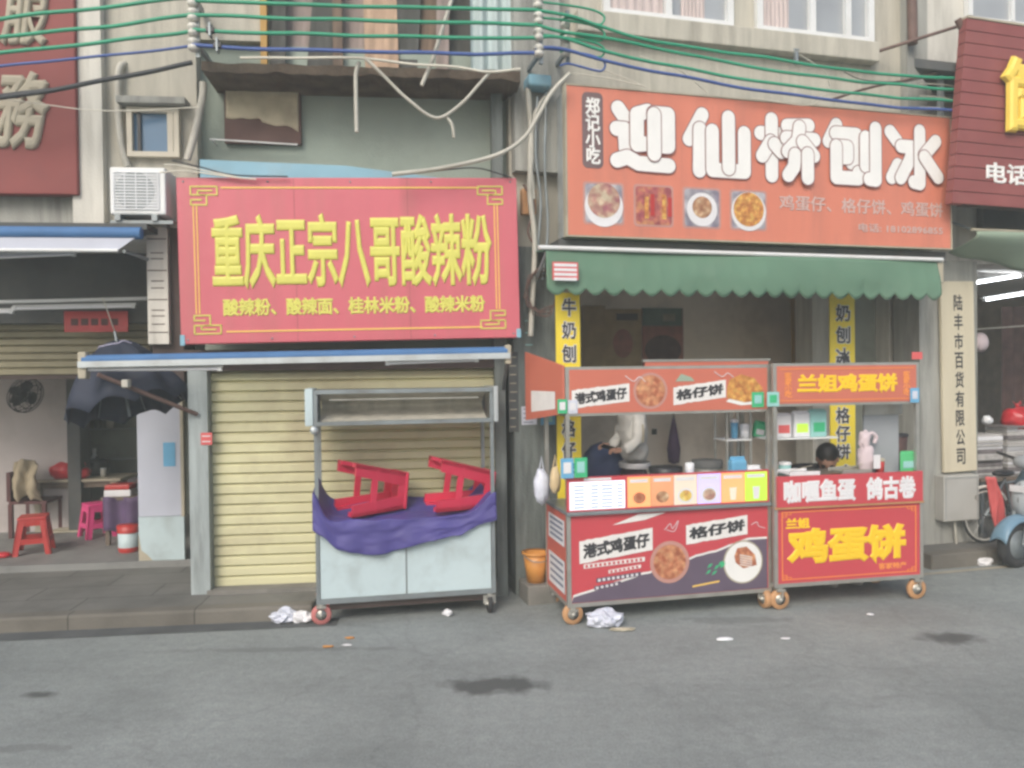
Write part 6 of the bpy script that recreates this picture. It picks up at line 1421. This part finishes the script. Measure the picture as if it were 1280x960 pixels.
cable('hanging_hose', 'pale hose looping down from the ledge to the pillar', F1, [(458, 74), (480, 96), (510, 125), (545, 147), (575, 130), (598, 105), (612, 90)], -.52, .013, 'conduit')
cable('hanging_hose', 'pale hose running along the top of the ledge', F1, [(300, 72), (380, 72), (460, 74), (520, 80), (570, 84), (610, 90), (650, 86)], -.53, .010, 'white_cable')
cable('hanging_hose', 'short pale hose end below the loop', F1, [(558, 146), (565, 156), (568, 172)], -.50, .013, 'conduit')
cable('hanging_hose', 'long pale hose sweeping from the pillar over the crimson signboard', F1, [(712, 92), (690, 115), (672, 145), (655, 172), (630, 190), (590, 202), (540, 212), (490, 218)], -.50, .017, 'conduit')
for i, pts in enumerate([[(205, 206), (225, 207), (260, 214), (300, 222)], [(200, 216), (235, 214), (290, 221), (320, 224)], [(215, 200), (250, 208), (290, 218), (360, 221)]]): cable('thin_wire', ['pale wire over the left end of the crimson signboard, upper', 'pale wire over the left end of the crimson signboard, lower', 'dark wire over the left end of the crimson signboard'][i], F1, pts, -.36, .006, ('white_cable', 'white_cable', 'black_cable')[i])
cable('thin_wire', 'dark wire drooping along the top right of the crimson signboard', F1, [(500, 219), (560, 212), (600, 210), (640, 222)], -.34, .006, 'black_cable')
for i, pts in enumerate([[(716, 92), (760, 98), (800, 106)], [(722, 84), (760, 90), (806, 108)], [(800, 70), (850, 88), (884, 116)], [(1000, 68), (1030, 88), (1038, 108)], [(940, 122), (1010, 132), (1030, 118), (1060, 118)], [(1055, 90), (1080, 100), (1130, 102), (1160, 96)]]): cable('thin_wire', ['thin tan wire leaving the cable bundle above the orange sign, lower', 'thin tan wire leaving the cable bundle above the orange sign, upper', 'thin pale wire slanting down to the orange sign top', 'thin pale wire curling below the window sill', 'pale wire lying along the top of the orange sign', 'dark thin wire drooping below the right window'][i], F2, pts, -.48, .004, 'white_cable' if i != 5 else 'black_cable')
cable('service_cable', 'brown service cable crossing from the orange sign to the grey pipe', F2, [(1040, 124), (1080, 112), (1150, 96), (1200, 84)], -.44, .012, 'rust_pipe')
for i, yy in enumerate((104, 120, 134, 148)): cable('service_cable', ['upper', 'second', 'third', 'lowest'][i]+' pale cable between the orange and maroon signs', F2, [(1150, yy), (1180, yy+2), (1212, yy+8+4*i)], -.40, .006, 'white_cable', group='cables between orange and maroon signs')
# insulator racks
def rack(label, F, px, y0, y1, n, Y):
    u, z1 = F.hit(px, y0, Y); z0 = F.hit(px, y1, Y)[1]; T = Thing('insulator_rack', label, 'insulator rack', F, (u, Y, z0))
    T.part('bracket', MB().box(u+.012, u+.04, Y+.0, Y+.03, z0-.03, z1+.05).box(u+.012, u+.04, Y+.03, .0, z0+.05, z0+.08), 'metal_grey')
    for i in range(n):
        z = z0+(z1-z0)*(i+.5)/n; T.part('insulator', MB().lathe([(.0, -.045), (.028, -.045), (.04, -.03), (.04, -.012), (.02, 0), (.04, .012), (.04, .03), (.028, .045), (0, .045)], (u, Y-.01, z)), 'porcelain')
rack('white insulator rack between the beige wall and the ledge', F1, 241, -8, 66, 4, -.52); rack('white insulator rack at the joint of the two buildings', F2, 672, -6, 74, 4, -.50); rack('dull insulator rack just right of the white one', F2, 706, 20, 72, 3, -.42)
k = MB(); 
for i in range(7):
    pts = []
    for j in range(22): a = 2*pi*j/21; uu, zq = F2.hit(676+20*cos(a)+random.uniform(-3, 3), 366+26*sin(a)*(.8+.06*i)+random.uniform(-3, 3), -.2); pts.append((uu, -.2-.012*i, zq))
    k.tube(smooth_pts(pts, 3), .004, 5)
one('wire_coil', k, 'rust_pipe', 'tangled coil of brown wire on the pillar between the signboards', 'wire coil', F2, (F2.hit(676, 366, -.2)[0], -.2, F2.hit(676, 366, -.2)[1]))
for i, pts in enumerate([[(660, 110), (664, 180), (662, 240), (668, 300), (664, 420)], [(672, 120), (670, 190), (676, 260), (671, 330)], [(682, 110), (680, 200), (684, 290), (678, 350)], [(690, 110), (670, 140), (662, 190), (667, 250)], [(655, 230), (668, 256), (660, 290), (672, 312)]]): cable('down_cable', ['thick pale conduit running down the pillar', 'grey cable down the pillar beside the thick conduit', 'grey cable down the pillar nearest the orange sign', 'pale hose curving down the top of the pillar', 'crooked brown cable beside the crimson signboard'][i], F2, pts, -.2, (.024, .012, .012, .02, .01)[i], ('conduit', 'metal_grey', 'metal_grey', 'conduit', 'rust_pipe')[i])
one('joint_cover', MB().box(*F2.rect(661, 92, 690, 107, -.3)[:2], -.30, -.13, *F2.rect(661, 92, 690, 107, -.3)[2:], .02), 'light_blue', 'pale blue cover on top of the pillar between the signs', 'cover', F2, (F2.hit(661, 100, -.3)[0], -.3, F2.hit(661, 107, -.3)[1]))
# junction boxes
u0, u1, z0, z1 = F1.rect(190, -6, 278, 11, -.2); T = Thing('bracket_bar', 'dark crossbar bracket on the beige wall above the insulators', 'bracket', F1, (u0, -.2, z0)); T.part('bar', MB().box(u0, u1, -.5, -.44, z0+.02, z1), 'dark_brown'); T.part('stay', MB().box(u0+.3, u0+.34, -.44, -.02, z0+.03, z1-.02), 'metal_grey')
for px, py, lb in ((263, 38, 'black cable clamp on the third green cable'), (272, 57, 'black cable clamp on the blue cable')):
    u, z = F1.hit(px, py, cs); T = Thing('cable_clamp', lb, 'clamp', F1, (u, cs, z), local=True); T.part('body', MB().box(-.03, .03, -.02, .02, -.02, .02, .006), 'black_plastic'); T.part('bolt', MB().box(-.008, .008, -.03, .03, -.05, .05, .002), 'metal_grey')
u, z = F2.hit(995, 72, -.5); T = Thing('cable_clamp', 'grey cable clamp below the right window sill', 'clamp', F2, (u, -.5, z), local=True); T.part('body', MB().box(-.012, .012, -.02, .02, -.06, .05, .004), 'metal_grey'); T.part('hook', MB().tube([(0, 0, .04), (-.02, 0, .07), (.03, .0, .07)], .008, 6), 'metal_grey')
# papers on the mossy pillar
card('pale blue leaflet on the mossy pillar beside the orange cart sign', F2, 652, 508, 671, 531, -.065, 'bag_blue', 4, 'leaflet', cat='leaflet')
card('bright blue sticker on the pillar behind the cart side sign', F2, 676, 517, 694, 531, -.065, 'blue_tag', 0, 'leaflet', cat='leaflet', inner='teal_tag')
k = card('column of dark scribbled papers on the mossy pillar', F1, 636, 440, 648, 540, -.06, 'dark_board', 9, 'notice_strip', cat='notice', lm='carved_grey')
k = card('narrow green strip with faded writing on the mossy pillar', F2, 655, 392, 670, 500, -.064, 'pillar_mossy', 7, 'notice_strip', cat='notice', lm='teal_tag')
u0, u1, z0, z1 = F2.rect(650, 238, 668, 270, -.07); one('roof_tile', MB().box(u0, u1, -.14, -.06, z0, z1, .01), 'wheel_orange', 'brownish orange box behind the cables beside the crimson sign', 'box', F2, (u0, -.07, z0))
# canopy box and pole on the right
(u0, zz0_), (u1, zz1_) = F2.hit(1143, 84, -.5), F2.hit(1200, 88, -.5); u2, z2_ = F2.hit(1168, 54, -.02); u3 = F2.hit(1216, 64, -.02)[0]
T = Thing('small_canopy', 'small dark concrete slab jutting out left of the maroon signboard', 'canopy slab', F2, (u0, -.5, zz0_))
T.part('slab', MB().add([(u0, -.5, zz0_), (u1, -.5, zz0_), (u3, .0, zz0_+.0), (u2, .0, zz0_), (u0, -.5, zz0_+.08), (u1, -.5, zz0_+.08), (u3, 0, zz0_+.10), (u2, 0, zz0_+.10)], [(0, 3, 2, 1), (4, 5, 6, 7), (0, 1, 5, 4), (1, 2, 6, 5), (2, 3, 7, 6), (3, 0, 4, 7)]), 'dark_board'); T.part('post', MB().box(u1-.12, u1-.08, -.4, -.36, zz0_-.5, zz0_), 'metal_grey')
P0 = [F2.hit(a, b, -.55) for a, b in ((1143, 38), (1216, 27), (1197, 24), (1212, 58))]
T = Thing('rusty_bracket', 'rusty bent pole bracket holding the maroon signboard', 'bracket', F2, (P0[0][0], -.55, P0[0][1]))
T.part('rod', MB().tube([(P0[0][0], -.1, P0[0][1]), (P0[1][0], -.55, P0[1][1])], .016, 8), 'rust_pipe'); T.part('bent_pole', MB().tube([(P0[2][0], -.55, P0[2][1]), (P0[2][0]+.05, -.55, P0[2][1]-.08), (P0[3][0], -.5, P0[3][1])], .03, 8), 'rust_pipe')
# ================================================================== LIGHT
Wd = bpy.data.worlds.new('World'); S.world = Wd; Wd.use_nodes = True
wn = Wd.node_tree; bg = wn.nodes['Background']; sky = wn.nodes.new('ShaderNodeTexSky'); sky.sky_type = 'NISHITA'; sky.sun_disc = False
SE, SA = 38, 200        # elevation, compass angle the light comes from (behind the camera, a little left)
sky.sun_elevation = R(SE); sky.sun_rotation = R(SA); sky.air_density = 1.0; sky.dust_density = 3.0; sky.ozone_density = 1.0
wn.links.new(sky.outputs[0], bg.inputs[0]); bg.inputs[1].default_value = .12
sd = bpy.data.lights.new('sun', 'SUN'); sd.energy = 1.35; sd.angle = R(30); sd.color = (1, .97, .90)
so = bpy.data.objects.new('sun', sd); COL.objects.link(so)
dv = Vector((sin(R(SA))*cos(R(SE)), cos(R(SA))*cos(R(SE)), sin(R(SE))))
so.rotation_euler = dv.to_track_quat('Z', 'Y').to_euler()
S.view_settings.view_transform = 'Standard'; S.view_settings.look = 'None'; S.view_settings.exposure = .6; S.view_settings.gamma = 1
S.cycles.use_denoising = True; S.cycles.max_bounces = 8; S.cycles.filter_width = 2.8
hm = bpy.data.materials.new('glare_haze'); hm.use_nodes = True; hn = hm.node_tree  # thin volume added to lift the blacks, standing in for lens glare
hn.nodes.remove(hn.nodes['Principled BSDF']); pv = hn.nodes.new('ShaderNodeVolumePrincipled'); pv.inputs['Color'].default_value = (.82, .89, .86, 1); pv.inputs['Density'].default_value = .0095; pv.inputs['Anisotropy'].default_value = .0
hn.links.new(pv.outputs[0], hn.nodes['Material Output'].inputs['Volume'])
M['glare_haze'] = hm
one('glare_haze', MB().box(-62, 62, -42, 62, -1.0, 9.0), 'glare_haze', None, None, kind='stuff')
S.cycles.volume_bounces = 1
